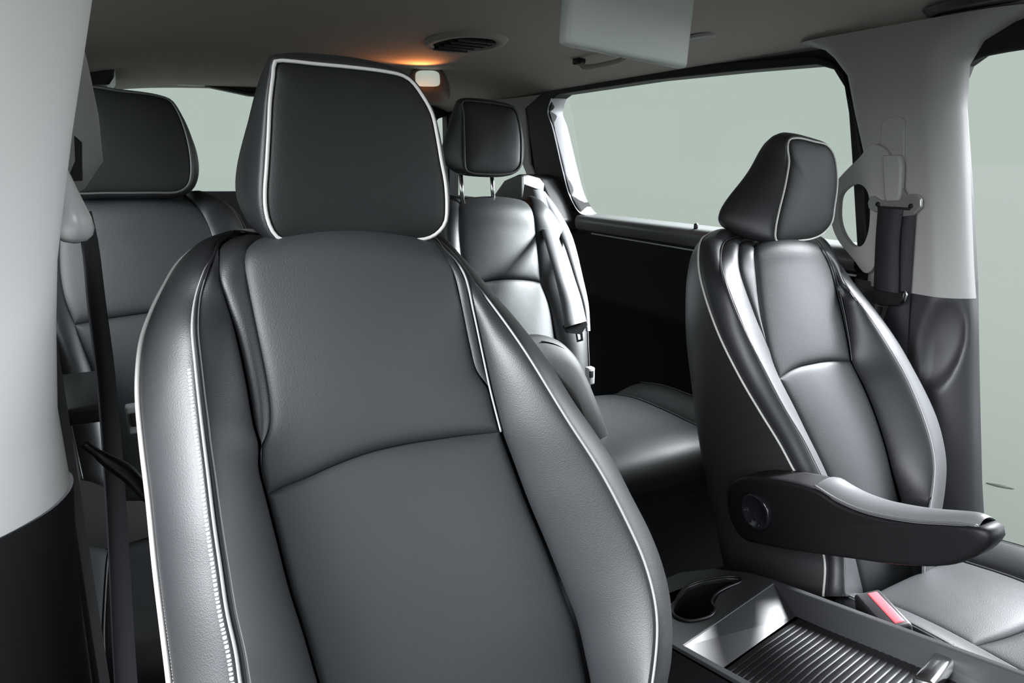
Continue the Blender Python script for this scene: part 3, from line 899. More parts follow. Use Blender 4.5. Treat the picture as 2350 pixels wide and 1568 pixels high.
g = G()
g.prism(yz([(.953, 1.062), (.915, 1.062), (.907, 1.04), (.902, .985), (.905, .972), (.932, .970), (.938, .985), (.945, 1.02)], X1 - .018), (.016, 0, 0))
bevel(g.make('height_adjuster', TRIM, fb), .004)
g = G()
g.prism(yz([(.905, 1.00), (.893, .985), (.872, .987), (.860, .978), (.858, .962), (.872, .945), (.90, .940), (.955, .946), (.972, .953), (.976, .965), (.972, .978), (.962, .980), (.945, .972), (.915, .975)], X1 - .012), (.007, 0, 0))
bevel(g.make('belt_guide', bsdf_mat('guide_metal', (.32, .32, .30), .3, metal=.6), fb), .003)
g = G()
g.box((X1 - .0125, .915, .957), (.0012, .036, .0028), bev=.001)
for y in (.879, .951):
    g.tube([(X1 - .0125, y, .963), (X1 - .0135, y, .963)], .005, 14)
g.make('guide_slot', MATTEBLACK, fb)
ribbon('webbing', [(X1 - .014, .948, .955), (X1 - .018, .942, .90), (X1 - .020, .930, .79), (X1 - .020, .928, .775)],
       [(X1 - .014, .893, .955), (X1 - .018, .890, .90), (X1 - .020, .875, .79), (X1 - .020, .874, .775)], WEB, fb)
ribbon('webbing', [(X1 - .004, .925, .953), (X1 - .004, .925, .80), (X1 - .004, .900, .60), (X1 - .004, .90, .45)],
       [(X1 - .004, .872, .953), (X1 - .004, .860, .80), (X1 - .004, .845, .60), (X1 - .004, .845, .45)], WEB, fb)
g = G()
g.prism(yz([(.945, .780), (.930, .787), (.875, .787), (.862, .792), (.853, .792), (.853, .780), (.866, .764), (.90, .758), (.935, .762), (.945, .770)], X1 - .034), (.014, 0, 0))
bevel(g.make('belt_tongue', BLACKP, fb), .004)
g = G()
g.plate(yz([(.918, .760), (.890, .762), (.895, .728), (.915, .725)], X1 - .028), [yz([(.911, .754), (.898, .755), (.901, .736), (.910, .734)], X1 - .028)], (.003, 0, 0))
g.make('tongue_plate', CHROME, fb, smooth=False)
g = G()
g.tube([(X1 - .030, .862, .792), (X1 - .032, .855, .797), (X1 - .032, .849, .79), (X1 - .030, .853, .776), (X1 - .028, .858, .770)], .002, 8)
g.make('belt_clip', CHROME, fb)

# second row belt
sb = empty('seat_belt', (1.12, 1.9, .98), 'grey seat belt draped over the shoulder of the middle seat with a hanging tongue', 'seat belt')
ribbon('webbing', [(1.084, 1.900, 0.965), (0.964, 1.660, 0.901), (0.897, 1.500, 0.839), (0.874, 1.420, 0.776), (0.869, 1.380, 0.709), (0.858, 1.350, 0.671)],
       [(1.120, 1.900, 0.962), (1.006, 1.660, 0.900), (0.941, 1.500, 0.837), (0.924, 1.420, 0.772), (0.926, 1.380, 0.714), (0.918, 1.350, 0.680)], GREYWEB, sb)
ribbon('webbing', [(1.127, 1.930, 0.958), (1.036, 1.720, 0.913), (0.985, 1.570, 0.850), (0.969, 1.480, 0.760), (0.962, 1.430, 0.701), (0.953, 1.400, 0.641)],
       [(1.143, 1.930, 0.957), (1.070, 1.720, 0.906), (1.019, 1.570, 0.848), (0.993, 1.480, 0.758), (0.978, 1.430, 0.700), (0.965, 1.400, 0.640)], GREYWEB, sb)
g = G()
g.prism([Vector(p) for p in [(1.064, 1.930, 1.007), (1.083, 1.930, 1.009), (1.126, 1.930, 0.998), (1.142, 1.930, 0.981), (1.139, 1.930, 0.957), (1.098, 1.930, 0.969), (1.070, 1.930, 0.979), (1.064, 1.930, 0.939)]], (0, .012, 0))
bevel(g.make('belt_guide', bsdf_mat('bright_guide', (.55, .55, .56), .25, metal=.8), sb), .003)
g = G()
g.prism([Vector(p) for p in [(0.855, 1.355, 0.673), (0.867, 1.355, 0.656), (0.910, 1.355, 0.647), (0.928, 1.355, 0.670), (0.922, 1.355, 0.685), (0.890, 1.355, 0.658), (0.913, 1.355, 0.653), (0.917, 1.355, 0.634), (0.898, 1.355, 0.630)]][:5], (0, .008, 0))
bevel(g.make('belt_tongue', BLACKP, sb), .003)
g = G()
g.plate([Vector((x, 1.357, z)) for x, z in [(.893, .657), (.913, .655), (.916, .631), (.899, .629)]], [[Vector((x, 1.357, z)) for x, z in [(.898, .651), (.908, .650), (.910, .636), (.902, .635)]]], (0, .003, 0))
g.make('tongue_plate', CHROME, sb, smooth=False)

XR_ = 1.445
# ------------------------------------------------------------------ buckle by the console
bk = empty('belt_buckle', (.89, .52, .40), 'black belt buckle with red button between the console and the far front seat', 'belt buckle')
ax = (Vector((-.30, -.66, .0)).normalized(), Vector((.66, -.30, .15)).normalized(), Vector((0, 0, 1)))
ax = (ax[0], ax[1], ax[0].cross(ax[1]).normalized() * -1)
if ax[2].z < 0: ax = (ax[0], ax[1], -ax[2])
g = G().box((.888, .521, .397), (.042, .020, .030), axes=ax, bev=.005)
g.make('buckle_housing', BLACKP, bk)
g = G().box(Vector((.893, .519, .397)) + ax[2] * .0295, (.035, .0075, .003), axes=ax, bev=.002)
g.make('buckle_button', RED, bk)

rb = empty('belt_buckle', (.80, 1.25, .59), 'tiny pale buckle tip beside the folded armrest, in front of the black door', 'belt buckle')
g = G().box((.864, 1.25, .580), (.009, .008, .020), bev=.003)
g.make('buckle_housing', bsdf_mat('pale_buckle_tip', (.5, .5, .5), .4), rb)
g = G().box((.862, 1.241, .586), (.005, .002, .008), bev=.001)
g.make('buckle_button', DARKP, rb)
lk = G()
lk.tube([(XR_ - .012, 1.555, .855), (XR_ - .012, 1.555, .872), (XR_ - .012, 1.555, .876)], [.007, .007, .004], 12)
lk.tube([(XR_ - .012, 1.555, .852), (XR_ - .012, 1.555, .858)], [.011, .009], 12)
props(lk.make('lock_knob', BLACKP), 'small black lock knob on the sill of the wide side window', 'knob')

# small buckle beside the second row seat
sbk = empty('belt_buckle', (-.038, 1.15, .69), 'small pale belt buckle tip showing at the left edge of the nearest seat', 'belt buckle')
g = G().box((-.036, 1.10, .688), (.011, .010, .021), bev=.003)
g.make('buckle_housing', bsdf_mat('pale_buckle', (.45, .45, .45), .4), sbk)
g = G().box((-.036, 1.088, .690), (.006, .003, .010), bev=.001)
g.make('buckle_button', DARKP, sbk)

# ------------------------------------------------------------------ centre console
con = empty('centre_console', (.70, .55, .06), 'dark centre console with ribbed sliding lid between the two front seats', 'console')


def cz(y, d=0):
    return .400 - .244 * (y - .677) + d


def cp(x, y, d=0):
    return Vector((x, y, cz(y, d)))


OUT = [(.572, .10), (.572, .62), (.585, .68), (.63, .745), (.69, .790), (.75, .795), (.80, .770), (.828, .72), (.835, .676), (.835, .10)]
BIN = [(.586, .12), (.586, .605), (.822, .655), (.822, .12)]
BIN_ = [(.585, .12), (.585, .605), (.824, .665), (.824, .12)]
CUP = [(.665, .712), (.682, .725), (.715, .742), (.75, .742), (.785, .728), (.80, .712), (.79, .70), (.755, .697), (.725, .690), (.70, .672), (.69, .655), (.665, .642), (.635, .650), (.630, .675), (.645, .697)]
g = G()
g.plate([cp(*p) for p in OUT], [[cp(*p) for p in BIN_], [cp(*p) for p in CUP]], (0, 0, -.010))
bevel(g.make('console_top', SATIN, con), .003)
g = G()
n = len(OUT)
top = [cp(*p, -.004) for p in OUT]
bot = [Vector((p[0], p[1], .06)) for p in OUT]
g.grid([top + [top[0]], bot + [bot[0]]])
sharp(g.make('console_body', BLACKP, con), 50)
# bin: sloping rear ramp, side walls
g = G()
g.grid([[cp(*p, -.002) for p in BIN_[:]] + [cp(*BIN_[0], -.002)], [cp(.600, .12, -.045), cp(.600, .565, -.035), cp(.812, .610, -.035), cp(.812, .12, -.045), cp(.600, .12, -.045)]])
g.make('bin_wall', SATIN, con, smooth=False)
# ribbed sliding lid
rows = []
y = .606
nr = 48
step = (.606 - .13) / nr
for k in range(nr):
    for f_, h_ in ((0, -.0012), (.08, -.0004), (.3, .0), (.75, .0), (.92, -.0004)):
        yy = .606 - (k + f_) * step
        rows.append([cp(.598, yy - .045, -.036 + h_), cp(.706, yy - .022, -.033 + h_), cp(.814, yy, -.036 + h_)])
g = G().grid(rows)
g.make('sliding_lid', WOOD, con)
g = G().box(cp(.795, .395, -.022), (.040, .012, .009), bev=.005, axes=(Vector((.98, .2, 0)).normalized(), Vector((-.2, .95, -.23)).normalized(), Vector((0, .24, .97)).normalized()))
g.make('lid_handle', CHROME, con)
# cup holder well and rim
rim = [cp(*p, .002) for p in CUP]
g = G().tube(smooth_line(rim, 80, closed=True) + smooth_line(rim, 80, closed=True)[:2], .0022, 6, caps=False)
g.make('cup_holder_rim', BLACKP, con)
a = smooth_line([cp(*p, -.002) for p in CUP], 60, closed=True)
c0 = sum(a, Vector()) / 60
g = G().grid([a + [a[0]], [p + Vector((0, 0, -.05)) for p in a + [a[0]]], [c0 + Vector((0, 0, -.05))] * 61])
g.make('cup_holder', MATTEBLACK, con)

# ------------------------------------------------------------------ setting
def struct(name, g, mat, smooth=False, bev_=0):
    o = g.make(name, mat, smooth=smooth)
    o['kind'] = 'structure'
    if bev_: bevel(o, bev_)
    return o


def ceil_z(x, y):
    u = abs((x - .63) / .82)
    return 1.378 - .020 * u ** 2 - .055 * u ** 6 - .012 * max(0, (y - 2.4)) ** 2


rows = []
for i in range(41):
    y = -.35 + 3.85 * i / 40
    rows.append([Vector((.63 + .84 * k / 20, y, ceil_z(.63 + .84 * k / 20, y))) for k in range(-20, 21)])
g = G()
for dz in (0, .03):
    rr = [[p + Vector((0, 0, dz)) for p in r] for r in rows]
    k0 = len(g.v)
    g.v += [tuple(p) for r in rr for p in r]
    for i in range(40):
        for j in range(40):
            g.f.append((k0 + i * 41 + j, k0 + i * 41 + j + 1, k0 + (i + 1) * 41 + j + 1, k0 + (i + 1) * 41 + j))
g.grid([[r[0] for r in rows], [r[0] + Vector((0, 0, .03)) for r in rows]])
g.grid([[r[-1] for r in rows], [r[-1] + Vector((0, 0, .03)) for r in rows]])
g.grid([rows[0], [p + Vector((0, 0, .03)) for p in rows[0]]])
struct('ceiling', g, HEADLINER, smooth=True)
g = G().box((.63, 1.5, .03), (.93, 1.98, .03))
struct('floor', g, CARPET)

# right wall (beyond the far seats): header, sliding door, rear quarter
XR = 1.45
slide = [(2.405, 1.235), (2.385, 1.278), (2.340, 1.291), (1.802, 1.290), (1.444, 1.279), (1.198, 1.268), (1.149, 1.252), (1.116, 1.212), (1.097, 1.155), (1.076, 1.060), (1.035, .86),
         (1.118, .852), (1.497, .858), (2.120, .858), (2.170, .866), (2.240, .927), (2.285, 1.004), (2.370, 1.176)]
fdoor = [(-.36, .10), (-.36, 1.255), (.70, 1.257), (.807, 1.254), (.845, 1.249), (.871, 1.232), (.879, 1.201), (.871, 1.151), (.832, .983), (.796, .812), (.757, .592), (.722, .402), (.700, .30), (.68, .10)]
quarter = [(3.42, .88), (3.40, 1.10), (3.337, 1.216), (3.251, 1.249), (3.144, 1.263), (2.86, 1.25), (2.78, 1.22), (2.56, .98), (2.60, .90), (2.66, .87)]
wr_out = [(-.40, .05), (3.48, .05), (3.48, 1.34), (-.40, 1.34)]
g = G()
g.plate(yz([(.66, .05), (3.48, .05), (3.48, 1.318), (-.40, 1.318), (-.40, 1.258), (.70, 1.257)] + fdoor[3:][:-1], XR), [yz(slide, XR), yz(quarter, XR)], (.05, 0, 0))
struct('wall_right', g, MATTEBLACK)
# black window surround with the thick rear post
outer = [(2.588, 1.255), (2.543, 1.302), (2.425, 1.312), (1.612, 1.313), (1.213, 1.290), (1.160, 1.272), (1.122, 1.241), (1.084, 1.163), (1.052, 1.060), (1.00, .82), (1.564, .815), (2.178, .822), (2.42, .900), (2.50, .98)]
inner = [(2.405, 1.235), (2.385, 1.278), (2.340, 1.291), (1.802, 1.290), (1.444, 1.279), (1.198, 1.268), (1.149, 1.252), (1.116, 1.212), (1.097, 1.155), (1.076, 1.060), (1.035, .86), (1.497, .858), (2.120, .858), (2.170, .866), (2.240, .927), (2.285, 1.004), (2.370, 1.176)]
g = G()
g.plate(yz(outer, XR - .012), [yz(inner, XR - .012)], (.014, 0, 0))
struct('trim_1', g, bsdf_mat('window_frame_black', (.008, .008, .009), .5, spec=.25), bev_=.004)
# satin strip down the rear edge of that window
edge = [(2.378, 1.280), (2.402, 1.235), (2.367, 1.176), (2.282, 1.004), (2.237, .927), (2.167, .868), (2.120, .861)]
P1 = [Vector((1.434, y + .006, z)) for y, z in edge]
P2 = [Vector((1.498, y - .002, z)) for y, z in edge]
a_, b_ = smooth_line(P1, 60), smooth_line(P2, 60)
g = G().grid([[p + (q_ - p) * t + Vector((-.001, -.003, 0)) * sin(pi * t) for t in (0, .25, .5, .75, 1)] for p, q_ in zip(a_, b_)])
struct('trim_2', g, bsdf_mat('satin_post', (.34, .34, .35), .22), smooth=True)
# window sill ledge
g = G()
rows = []
for y in (1.02, 1.3, 1.7, 2.0, 2.17):
    rows.append([Vector((XR + .048, y, .864)), Vector((XR, y, .863)), Vector((XR - .012, y, .862)), Vector((XR - .026, y, .858)), Vector((XR - .034, y, .848)), Vector((XR - .036, y, .832)), Vector((XR - .032, y, .815)), Vector((XR - .02, y, .806)), Vector((XR, y, .802))])
g.grid(rows)
struct('trim_3', g, bsdf_mat('door_sill_trim', (.09, .09, .092), .18), smooth=True)
g = G().tube([(XR - .022, 1.02, .798), (XR - .022, 1.5, .797), (XR - .022, 2.08, .800)], .0028, 8)
struct('trim_4', g, bsdf_mat('thin_bright_strip', (.40, .40, .40), .3), smooth=True)
# sliding door inner panel
dr = G()
rows = []
for z, dx in ((.80, 0), (.72, .012), (.62, .010), (.60, .022), (.56, .022), (.54, .012), (.40, .014), (.2, .02), (.07, .02)):
    rows.append([Vector((XR - .008 - dx * s_, y, z)) for y, s_ in ((1.04, .3), (1.10, 1), (1.5, 1), (2.0, 1), (2.30, .3))])
dr.grid(rows)
struct('door_1', dr, bsdf_mat('door_card_black', (.006, .006, .007), .6, spec=.2), smooth=True)
g = G().prism(yz([(2.33, 1.26), (2.31, 1.29), (1.802, 1.296), (1.198, 1.274), (1.10, 1.24), (1.03, .85), (2.1, .855), (2.2, .92)], XR + .03), (.004, 0, 0))
struct('window_1', g, GLASS)
g = G().prism(yz(quarter, XR + .03), (.004, 0, 0))
struct('window_2', g, GLASS)

g = G().prism(yz([(2.46, 1.30), (2.585, 1.255), (2.545, 1.04), (2.49, .985), (2.55, .975), (2.76, 1.22), (2.86, 1.262), (2.95, 1.31)], XR - .018), (.015, 0, 0))
struct('trim_17', g, TRIM, bev_=.004)
# far B pillar
g = G()
def pillar_rows(sgn, x0, levels):
    rows = []
    for z, ya, yb, dx in levels:      # ya = front edge, yb = rear edge
        w = yb - ya
        prof_ = [(0.0, .060), (.02, .042), (.07, .024), (.14, .009), (.21, .001), (.30, 0), (.70, 0), (.86, .003), (.95, .014), (1.0, .045)]
        rows.append([Vector((x0 + sgn * (o_ + dx), ya + w * f_, z)) for f_, o_ in prof_])
    return rows
up_lv = [(1.315, .70, 1.24, -.004), (1.295, .78, 1.17, -.002), (1.27, .83, 1.135, 0), (1.23, .850, 1.095, 0), (1.15, .843, 1.065, 0), (1.05, .822, 1.025, 0), (.95, .802, .995, 0), (.85, .782, .985, 0), (.787, .768, .985, 0)]
rows = [[(a_.lerp(b_, 0)) for a_, b_ in zip(r, r)] for r in pillar_rows(1, 1.39, up_lv)]
g.grid([smooth_line(r, 37) for r in rows])
struct('trim_5', g, TRIM, smooth=True)
lo_lv = [(.797, .770, 1.02, .006), (.74, .757, 1.02, .004), (.60, .735, 1.02, .002), (.45, .705, 1.02, 0), (.30, .68, 1.02, 0), (.05, .66, 1.02, 0)]
lv = [smooth_line(r, 37) for r in pillar_rows(1, 1.388, lo_lv)]
lv = [list(x) for x in zip(*[smooth_line(list(c_), 60) for c_ in zip(*lv)])]
for r in lv:
    for p in r:                        # pressed hollow in the lower trim
        e = ((p.y - .797) / .036) ** 2 + ((p.z - .690) / .096) ** 2
        if e < 1: p.x += .020 * (1 - e ** 1.5) ** .9
g = G().grid(lv)
struct('trim_6', g, DARKP, smooth=True)
# ring-shaped grab handle on the pillar
gh = empty('grab_handle', (1.39, 1.0, .94), 'grey oval grab handle on the rear edge of the far pillar', 'handle')
ro = [(.985, 1.085), (1.009, 1.059), (1.037, 1.032), (1.060, 1.005), (1.070, .97), (1.064, .926), (1.042, .884), (.995, .842), (.960, .815), (.94, .84), (.94, 1.06)]
ri = [(1.017, 1.002), (1.045, .980), (1.047, .945), (1.040, .915), (1.023, .888), (.998, .870), (.978, .874), (.968, .90), (.970, .951), (.980, .985), (.995, 1.0)]
g = G().plate([Vector((1.375, p.y, p.z)) for p in smooth_line(yz(ro, 0), 60, closed=True)], [[Vector((1.375, p.y, p.z)) for p in smooth_line(yz(ri, 0), 48, closed=True)]], (.016, 0, 0))
bevel(g.make('handle_ring', TRIM, gh), .005)
# height-adjuster cover on the pillar
g = G()
g.prism([Vector((1.386, y, z)) for y, z in [(.972, 1.062), (.976, 1.125), (.970, 1.135), (.935, 1.137), (.926, 1.130), (.915, 1.05), (.93, 1.03), (.96, 1.03)]], (.010, 0, 0))
o = struct('trim_7', g, TRIM, bev_=.002)
# rubber door seal around the front door opening
g = G()
sp = smooth_line([Vector((1.462, y, z)) for y, z in fdoor[2:]], 90)
rows = []
for p in sp:
    rows.append(p)
g.tube(rows, .0095, 10)
struct('trim_8', g, MATTEBLACK, smooth=True)

# near B pillar, very close at the left: front flange pale above, dark below
def near_pillar(levels, mat, name):
    rows = []
    for z, xe in levels:
        # plan section: broad rounded post, xe = most inboard x
        sec = [(xe - .15, .66), (xe - .11, .615), (xe - .06, .625), (xe - .018, .665), (xe - .003, .70), (xe, .73), (xe - .006, .76), (xe - .030, .785), (xe - .07, .79)]
        rows.append(smooth_line([Vector((x, y, z)) for x, y in sec], 41))
    return struct(name, G().grid(rows), mat, smooth=True)


near_lv = [(1.36, .02), (1.25, .003), (1.179, -.012), (1.138, -.023), (1.075, -.040), (1.021, -.053), (.966, -.066), (.908, -.075), (.828, -.085), (.781, -.085), (.757, -.085)]
near_pillar(near_lv, bsdf_mat('pale_grey_trim', (.74, .73, .71), .55, spec=.3), 'trim_9')
near_pillar([(.757, -.082), (.70, -.088), (.60, -.095), (.50, -.098), (.30, -.10), (.06, -.10)], MATTEBLACK, 'trim_10')
# rear part of the same pillar with the belt slot
rows = []
for z, xa, xb in [(1.36, -.06, -.03), (1.20, -.05, -.032), (1.15, -.045, -.027), (1.10, -.045, -.024), (1.05, -.050, -.026), (1.02, -.065, -.048), (1.005, -.085, -.070), (.99, -.11, -.10), (.97, -.13, -.12)]:
    rows.append([Vector((xa - .01, .81, z)), Vector((xa, .87, z)), Vector((xb - .004, .90, z)), Vector((xb, .93, z)), Vector((xb - .003, .96, z)), Vector((xb - .03, 1.0, z)), Vector((xb - .15, 1.02, z))])
struct('trim_11', G().grid([smooth_line(r, 21) for r in rows]), TRIM, smooth=True)
struct('trim_16', G().prism([Vector((x, y, .97)) for x, y in ((-.18, .80), (-.10, .82), (-.10, .98), (-.18, 1.0))], (-.01, 0, -.90)), MATTEBLACK, bev_=.01)
g = G().prism([Vector((x, .87, z)) for x, z in [(-.06, 1.078), (-.046, 1.075), (-.041, 1.069), (-.046, 1.03), (-.06, 1.03)]], (0, .02, 0))
struct('trim_12', g, MATTEBLACK)

# dashboard and footwell front, behind the camera
g = G().prism([Vector((-.20, y, z)) for y, z in [(-.95, .05), (-.42, .05), (-.42, .40), (-.30, .62), (-.28, .76), (-.36, .84), (-.60, .90), (-.95, .92)]], (1.65, 0, 0))
struct('wall_front', g, MATTEBLACK, bev_=.02)
# left wall behind the pillar, with its own door window
lwin = [(2.30, 1.24), (2.27, 1.29), (1.25, 1.27), (1.15, 1.20), (1.08, .86), (2.1, .86), (2.2, .93)]
g = G().plate(yz([(.80, .05), (3.48, .05), (3.48, 1.318), (.62, 1.318), (.80, 1.2)], -.26), [yz(lwin, -.26), yz(quarter, -.26)], (-.05, 0, 0))
struct('wall_left', g, MATTEBLACK)
g = G().prism(yz(lwin, -.295), (-.004, 0, 0))
struct('window_3', g, GLASS)
g = G().prism(yz(quarter, -.295), (-.004, 0, 0))
struct('window_5', g, GLASS)
# tailgate
hat = [(-.012, 1.350), (.19, 1.366), (.34, 1.361), (.506, 1.332), (.90, 1.31), (1.20, 1.285), (1.28, 1.24), (1.30, .92), (.386, .918), (-.03, .925), (-.045, 1.30)]
g = G().plate([Vector((x, 3.42, z)) for x, z in [(-.25, .05), (1.50, .05), (1.50, 1.42), (-.25, 1.42)]], [[Vector((x, 3.42, z)) for x, z in hat], [Vector((x, 3.42, z)) for x, z in ((1.365, .90), (1.365, 1.20), (1.375, 1.23), (1.40, 1.258), (1.445, 1.272), (1.445, .90))]], (0, .06, 0))
struct('wall_rear', g, MATTEBLACK)
g = G().prism([Vector((x, 3.47, z)) for x, z in hat], (0, .004, 0))
struct('window_4', g, GLASS)
g = G().tube([Vector((x, 3.415, z + .004)) for x, z in hat[0:7]], .007, 8)
struct('trim_13', g, SATIN, smooth=True)
g = G().box((.27, 3.395, 1.368), (.055, .010, .008), bev=.004)
props(g.make('brake_light', bsdf_mat('pale_lamp_cover', (.7, .7, .7), .25)), 'small pale lamp housing at the top edge of the rear window', 'light')
# D pillar box at the far left
g = G().prism([Vector((x, 2.85, z)) for x, z in [(-.20, 1.36), (-.004, 1.36), (-.012, 1.325), (-.03, 1.30), (-.20, 1.30)]], (0, .3, 0))
struct('trim_14', g, BLACKP, bev_=.006)
# quarter trim hump beside the rear belt
g = G()
g.prism(yz([(2.95, .80), (2.90, .86), (2.735, .905), (2.634, .971), (2.503, 1.000), (2.40, 1.00), (2.332, .987), (2.20, .84), (2.2, .80)], 1.36), (.09, 0, 0))
struct('trim_15', g, DARKP, bev_=.012)

# ------------------------------------------------------------------ things on the ceiling
sc = empty('ceiling_screen', (.65, .88, 1.36), 'pale grey fold-down screen hanging from the ceiling', 'screen')
a, b = Vector((.527, .850, 1.200)), Vector((.768, .885, 1.187))
xa = (b - a).normalized()
za = Vector((.02, -.02, 1)).normalized()
ya = za.cross(xa).normalized()
za = xa.cross(ya)
c = a + (b - a) * .5 + za * .09
g = G().box(c, ((b - a).length / 2, .011, .09), axes=(xa, ya, za), bev=.007)
g.make('screen_shell', SCREENGREY, sc)
g = G().box(c + ya * .0112, ((b - a).length / 2 - .012, .001, .075), axes=(xa, ya, za), bev=.0005)
g.make('display', GLOSS, sc)
g = G().box(c + za * .085 + ya * .02, ((b - a).length / 2 + .01, .035, .010), axes=(xa, ya, za), bev=.006)
g.make('screen_hinge', DARKP, sc)

lamp = empty('reading_lamp', (1.11, 2.80, ceil_z(1.11, 2.8)), 'lit reading lamp in the ceiling with a warm orange glow', 'lamp')
g = G()
ax = (Vector((.93, -.36, 0)), Vector((.26, .68, .68)).normalized())
nrm = ax[0].cross(ax[1]).normalized()
LC = Vector((.985, 2.50, 1.338))


def squircle(c, ux, uy, a, b, n=40, e=4):
    out = []
    for k in range(n):
        t = 2 * pi * k / n
        cx_, sy_ = cos(t), sin(t)
        out.append(c + ux * (a * abs(cx_) ** (2 / e) * (1 if cx_ > 0 else -1)) + uy * (b * abs(sy_) ** (2 / e) * (1 if sy_ > 0 else -1)))
    return out


rows = [squircle(LC - nrm * d, ax[0], ax[1], a_, b_) for d, a_, b_ in ((-.000, .044, .046), (-.004, .047, .049), (-.003, .058, .058), (.010, .068, .066), (.045, .080, .078))]
G().grid(rows, close=True).make('lamp_housing', bsdf_mat('lamp_bezel', (.16, .13, .11), .5), lamp)
rows = [squircle(LC + nrm * d, ax[0], ax[1], a_, b_) for d, a_, b_ in ((.000, .044, .046), (.004, .040, .042), (.006, .02, .02), (.006, .0, .0))]
G().grid(rows, close=True).make('lens', LENS, lamp)
ld = bpy.data.lights.new('lamp_glow', 'SPOT')
ld.spot_size = radians(120)
ld.spot_blend = 0.6
ld.color = (1.0, .34, .10)
ld.energy = LAMP_W
ld.shadow_soft_size = .015
lo = bpy.data.objects.new('lamp_glow', ld)
COL.objects.link(lo)
lo.location = LC + Vector((-.05, -.08, -.030)) - parent_world(lamp)
lo.rotation_euler = Vector((-.40, -.45, .80)).to_track_quat('-Z', 'Y').to_euler()
lo.parent = lamp

vent = empty('ceiling_vent', (.85, 1.92, 1.37), 'dark almond-shaped air vent in the ceiling ahead of the lit lamp', 'vent')
o_ = [(.795, 2.02), (.77, 1.90), (.81, 1.79), (.90, 1.78), (.965, 1.86), (.965, 1.97), (.93, 2.06), (.86, 2.08)]
i_ = [(.80, 1.99), (.79, 1.90), (.82, 1.82), (.89, 1.80), (.945, 1.87), (.95, 1.97), (.915, 2.03), (.86, 2.05)]


def onceil(L, d, n=60):
    return smooth_line([Vector((x, y, ceil_z(x, y) + d)) for x, y in L], n, closed=True)


G().grid([onceil([(.85 + (x - .85) * 1.10, 1.92 + (y - 1.92) * 1.12) for x, y in o_], .004), onceil([(.85 + (x - .85) * 1.05, 1.92 + (y - 1.92) * 1.06) for x, y in o_], -.004), onceil(o_, -.010), onceil(i_, -.010), onceil(i_, .006)], close=True).make('vent_rim', HEADLINER, vent)
ii = onceil(i_, -.004)
cc = sum(ii, Vector()) / 60
g = G().grid([ii, [cc] * 60], close=True)
g.make('vent_grille', MATTEBLACK, vent)
g = G()
for k in range(5):
    y = 1.84 + k * .045
    g.box((.87, y, cc.z - .005), (.055, .002, .006), bev=.001)
g.make('vent_slat', BLACKP, vent)


def ceiling_handle(c, half, ang, label, dark=HEADLINER):
    h = empty('grab_handle', c, label, 'handle')
    d = Vector((sin(ang), cos(ang), 0))
    c = Vector(c)
    pts = [c - d * half + Vector((0, 0, .012)), c - d * half * .85 + Vector((0, 0, -.012)), c - d * half * .5 + Vector((0, 0, -.020)), c + Vector((0, 0, -.021)),
           c + d * half * .5 + Vector((0, 0, -.020)), c + d * half * .85 + Vector((0, 0, -.012)), c + d * half + Vector((0, 0, .012))]
    G().tube(smooth_line(pts, 40), .008, 12).make('grip', dark, h)
    for s_ in (-1, 1):
        g = G().box(c + d * half * s_ + Vector((0, 0, .004)), (.013, .020, .010), bev=.005)
        g.make('handle_mount', MATTEBLACK, h)


ceiling_handle((1.26, 1.80, ceil_z(1.26, 1.8) - .010), .13, 0, 'folded grey grab handle over the wide side window, under the screen')
hk = G()
rows = [squircle(Vector((1.29, 1.43, ceil_z(1.29, 1.43) - d)), Vector((0, 1, 0)), Vector((1, 0, 0)), a_, b_, 28, 2.3) for d, a_, b_ in ((-.002, .055, .026), (.004, .050, .023), (.006, .040, .018), (.003, .034, .014), (.003, 0, 0))]
o = hk.grid(rows, close=True).make('ceiling_lamp', TRIM)
props(o, 'small unlit oval lamp cover in the ceiling just right of the screen', 'lamp')
# round pocket in the header over the front door
rows = [squircle(Vector((1.40, .80, ceil_z(1.40, .80) - d)), Vector((0, 1, 0)), Vector((1, 0, 0)), a_, b_, 36, 2.2) for d, a_, b_ in ((-.006, .120, .066), (.004, .110, .060), (.006, .100, .052), (.002, .095, .048), (.002, 0, 0))]
o = G().grid(rows, close=True).make('visor_mount', DARKP)
props(o, 'dark oval mount in the ceiling at the top right above the front door', 'mount')

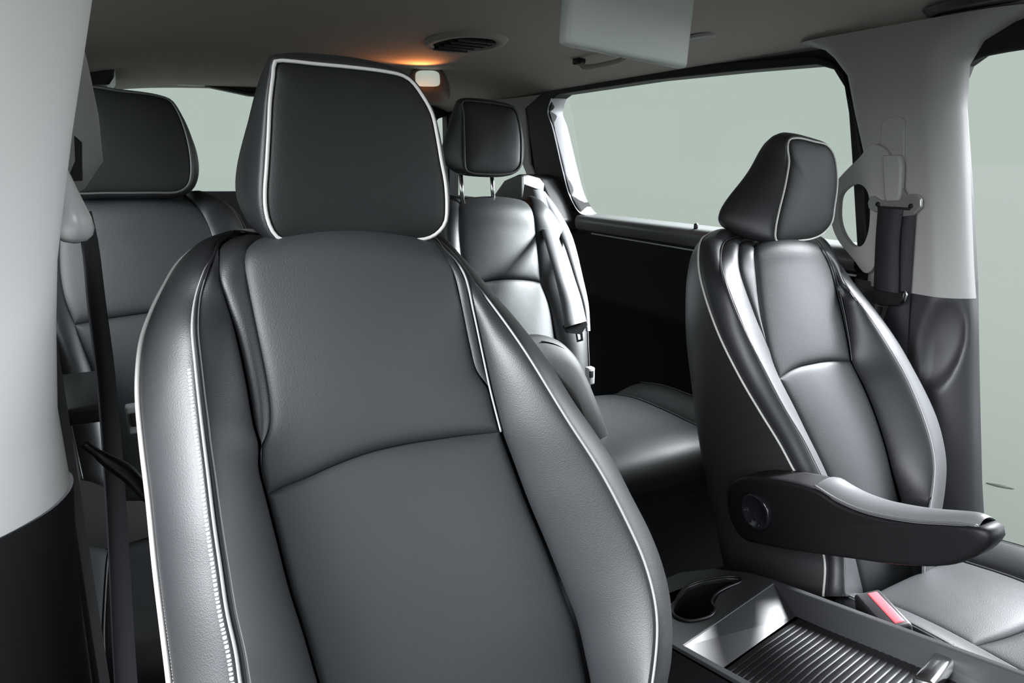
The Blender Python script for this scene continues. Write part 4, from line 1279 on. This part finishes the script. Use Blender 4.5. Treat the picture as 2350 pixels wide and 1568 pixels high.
# ------------------------------------------------------------------ folded armrest of the second row seat
L, R = folded_armrest()
fa = empty('armrest', Vector((.70, 1.25, .6)) - parent_world(r2), None, None)
fa.parent = r2
P = [(1210, 768), (1400, 1035)]
fr = Frame(.70, 1.22, .60, 22)
shape = FOLD
rows = []
cxm = sum(p[0] for p in shape) / len(shape)
cym = sum(p[1] for p in shape) / len(shape)
sl = smooth_line([Vector((p[0], p[1], 0)) for p in shape], 80, closed=True)
for s_, w in ((0, .026), (.5, .025), (.8, .019), (.93, .010), (1.0, 0), (.99, -.03), (.95, -.05), (.6, -.06), (0, -.06)):
    rows.append([fr((cxm + (p.x - cxm) * s_, cym + (p.y - cym) * s_, w)) for p in sl])
G().grid(rows, close=True).make('armrest_cover', bsdf_mat('armrest_cover_leather', (.010, .010, .011), .6, spec=.25), fa)
G().tube([fr((p.x * .8 + cxm * .2 - .006, p.y * .86 + cym * .14, .017)) for p in sl[2:44]], .0012, 6).make('armrest_seam', MATTEBLACK, fa)

# ------------------------------------------------------------------ third row bench back and left armrest stub
ab = empty('armrest', Vector((-.10, 1.12, .70)) - parent_world(l2), None, None)
ab.parent = l2
g = G().box((-.115, 1.20, .702), (.040, .10, .0135), bev=.006)
g.make('armrest_body', BLACKP, ab)

# ------------------------------------------------------------------ outside
g = G()
n = 24
rows = [[Vector((.6 + r * cos(2 * pi * k / 48), 1.5 + r * sin(2 * pi * k / 48), -.45)) for k in range(48)] for r in (0, 2, 4, 8, 16, 40, 120, 400)]
g.grid(rows, close=True)
gm = ground_mat()
o = g.make('ground', gm)
o['kind'] = 'structure'
L_ = smooth_line([Vector((3.455, 1.645, 0)), Vector((3.466, 1.595, 0)), Vector((3.505, 1.545, 0)), Vector((3.492, 1.605, 0))], 24, closed=True)
g = G().prism([p + Vector((0, 0, -.449)) for p in L_], (0, 0, .003))
props(g.make('leaf', bsdf_mat('dead_leaf', (.06, .07, .055), .8)), 'small dark narrow leaf lying on the pale ground outside the front door', 'leaf')
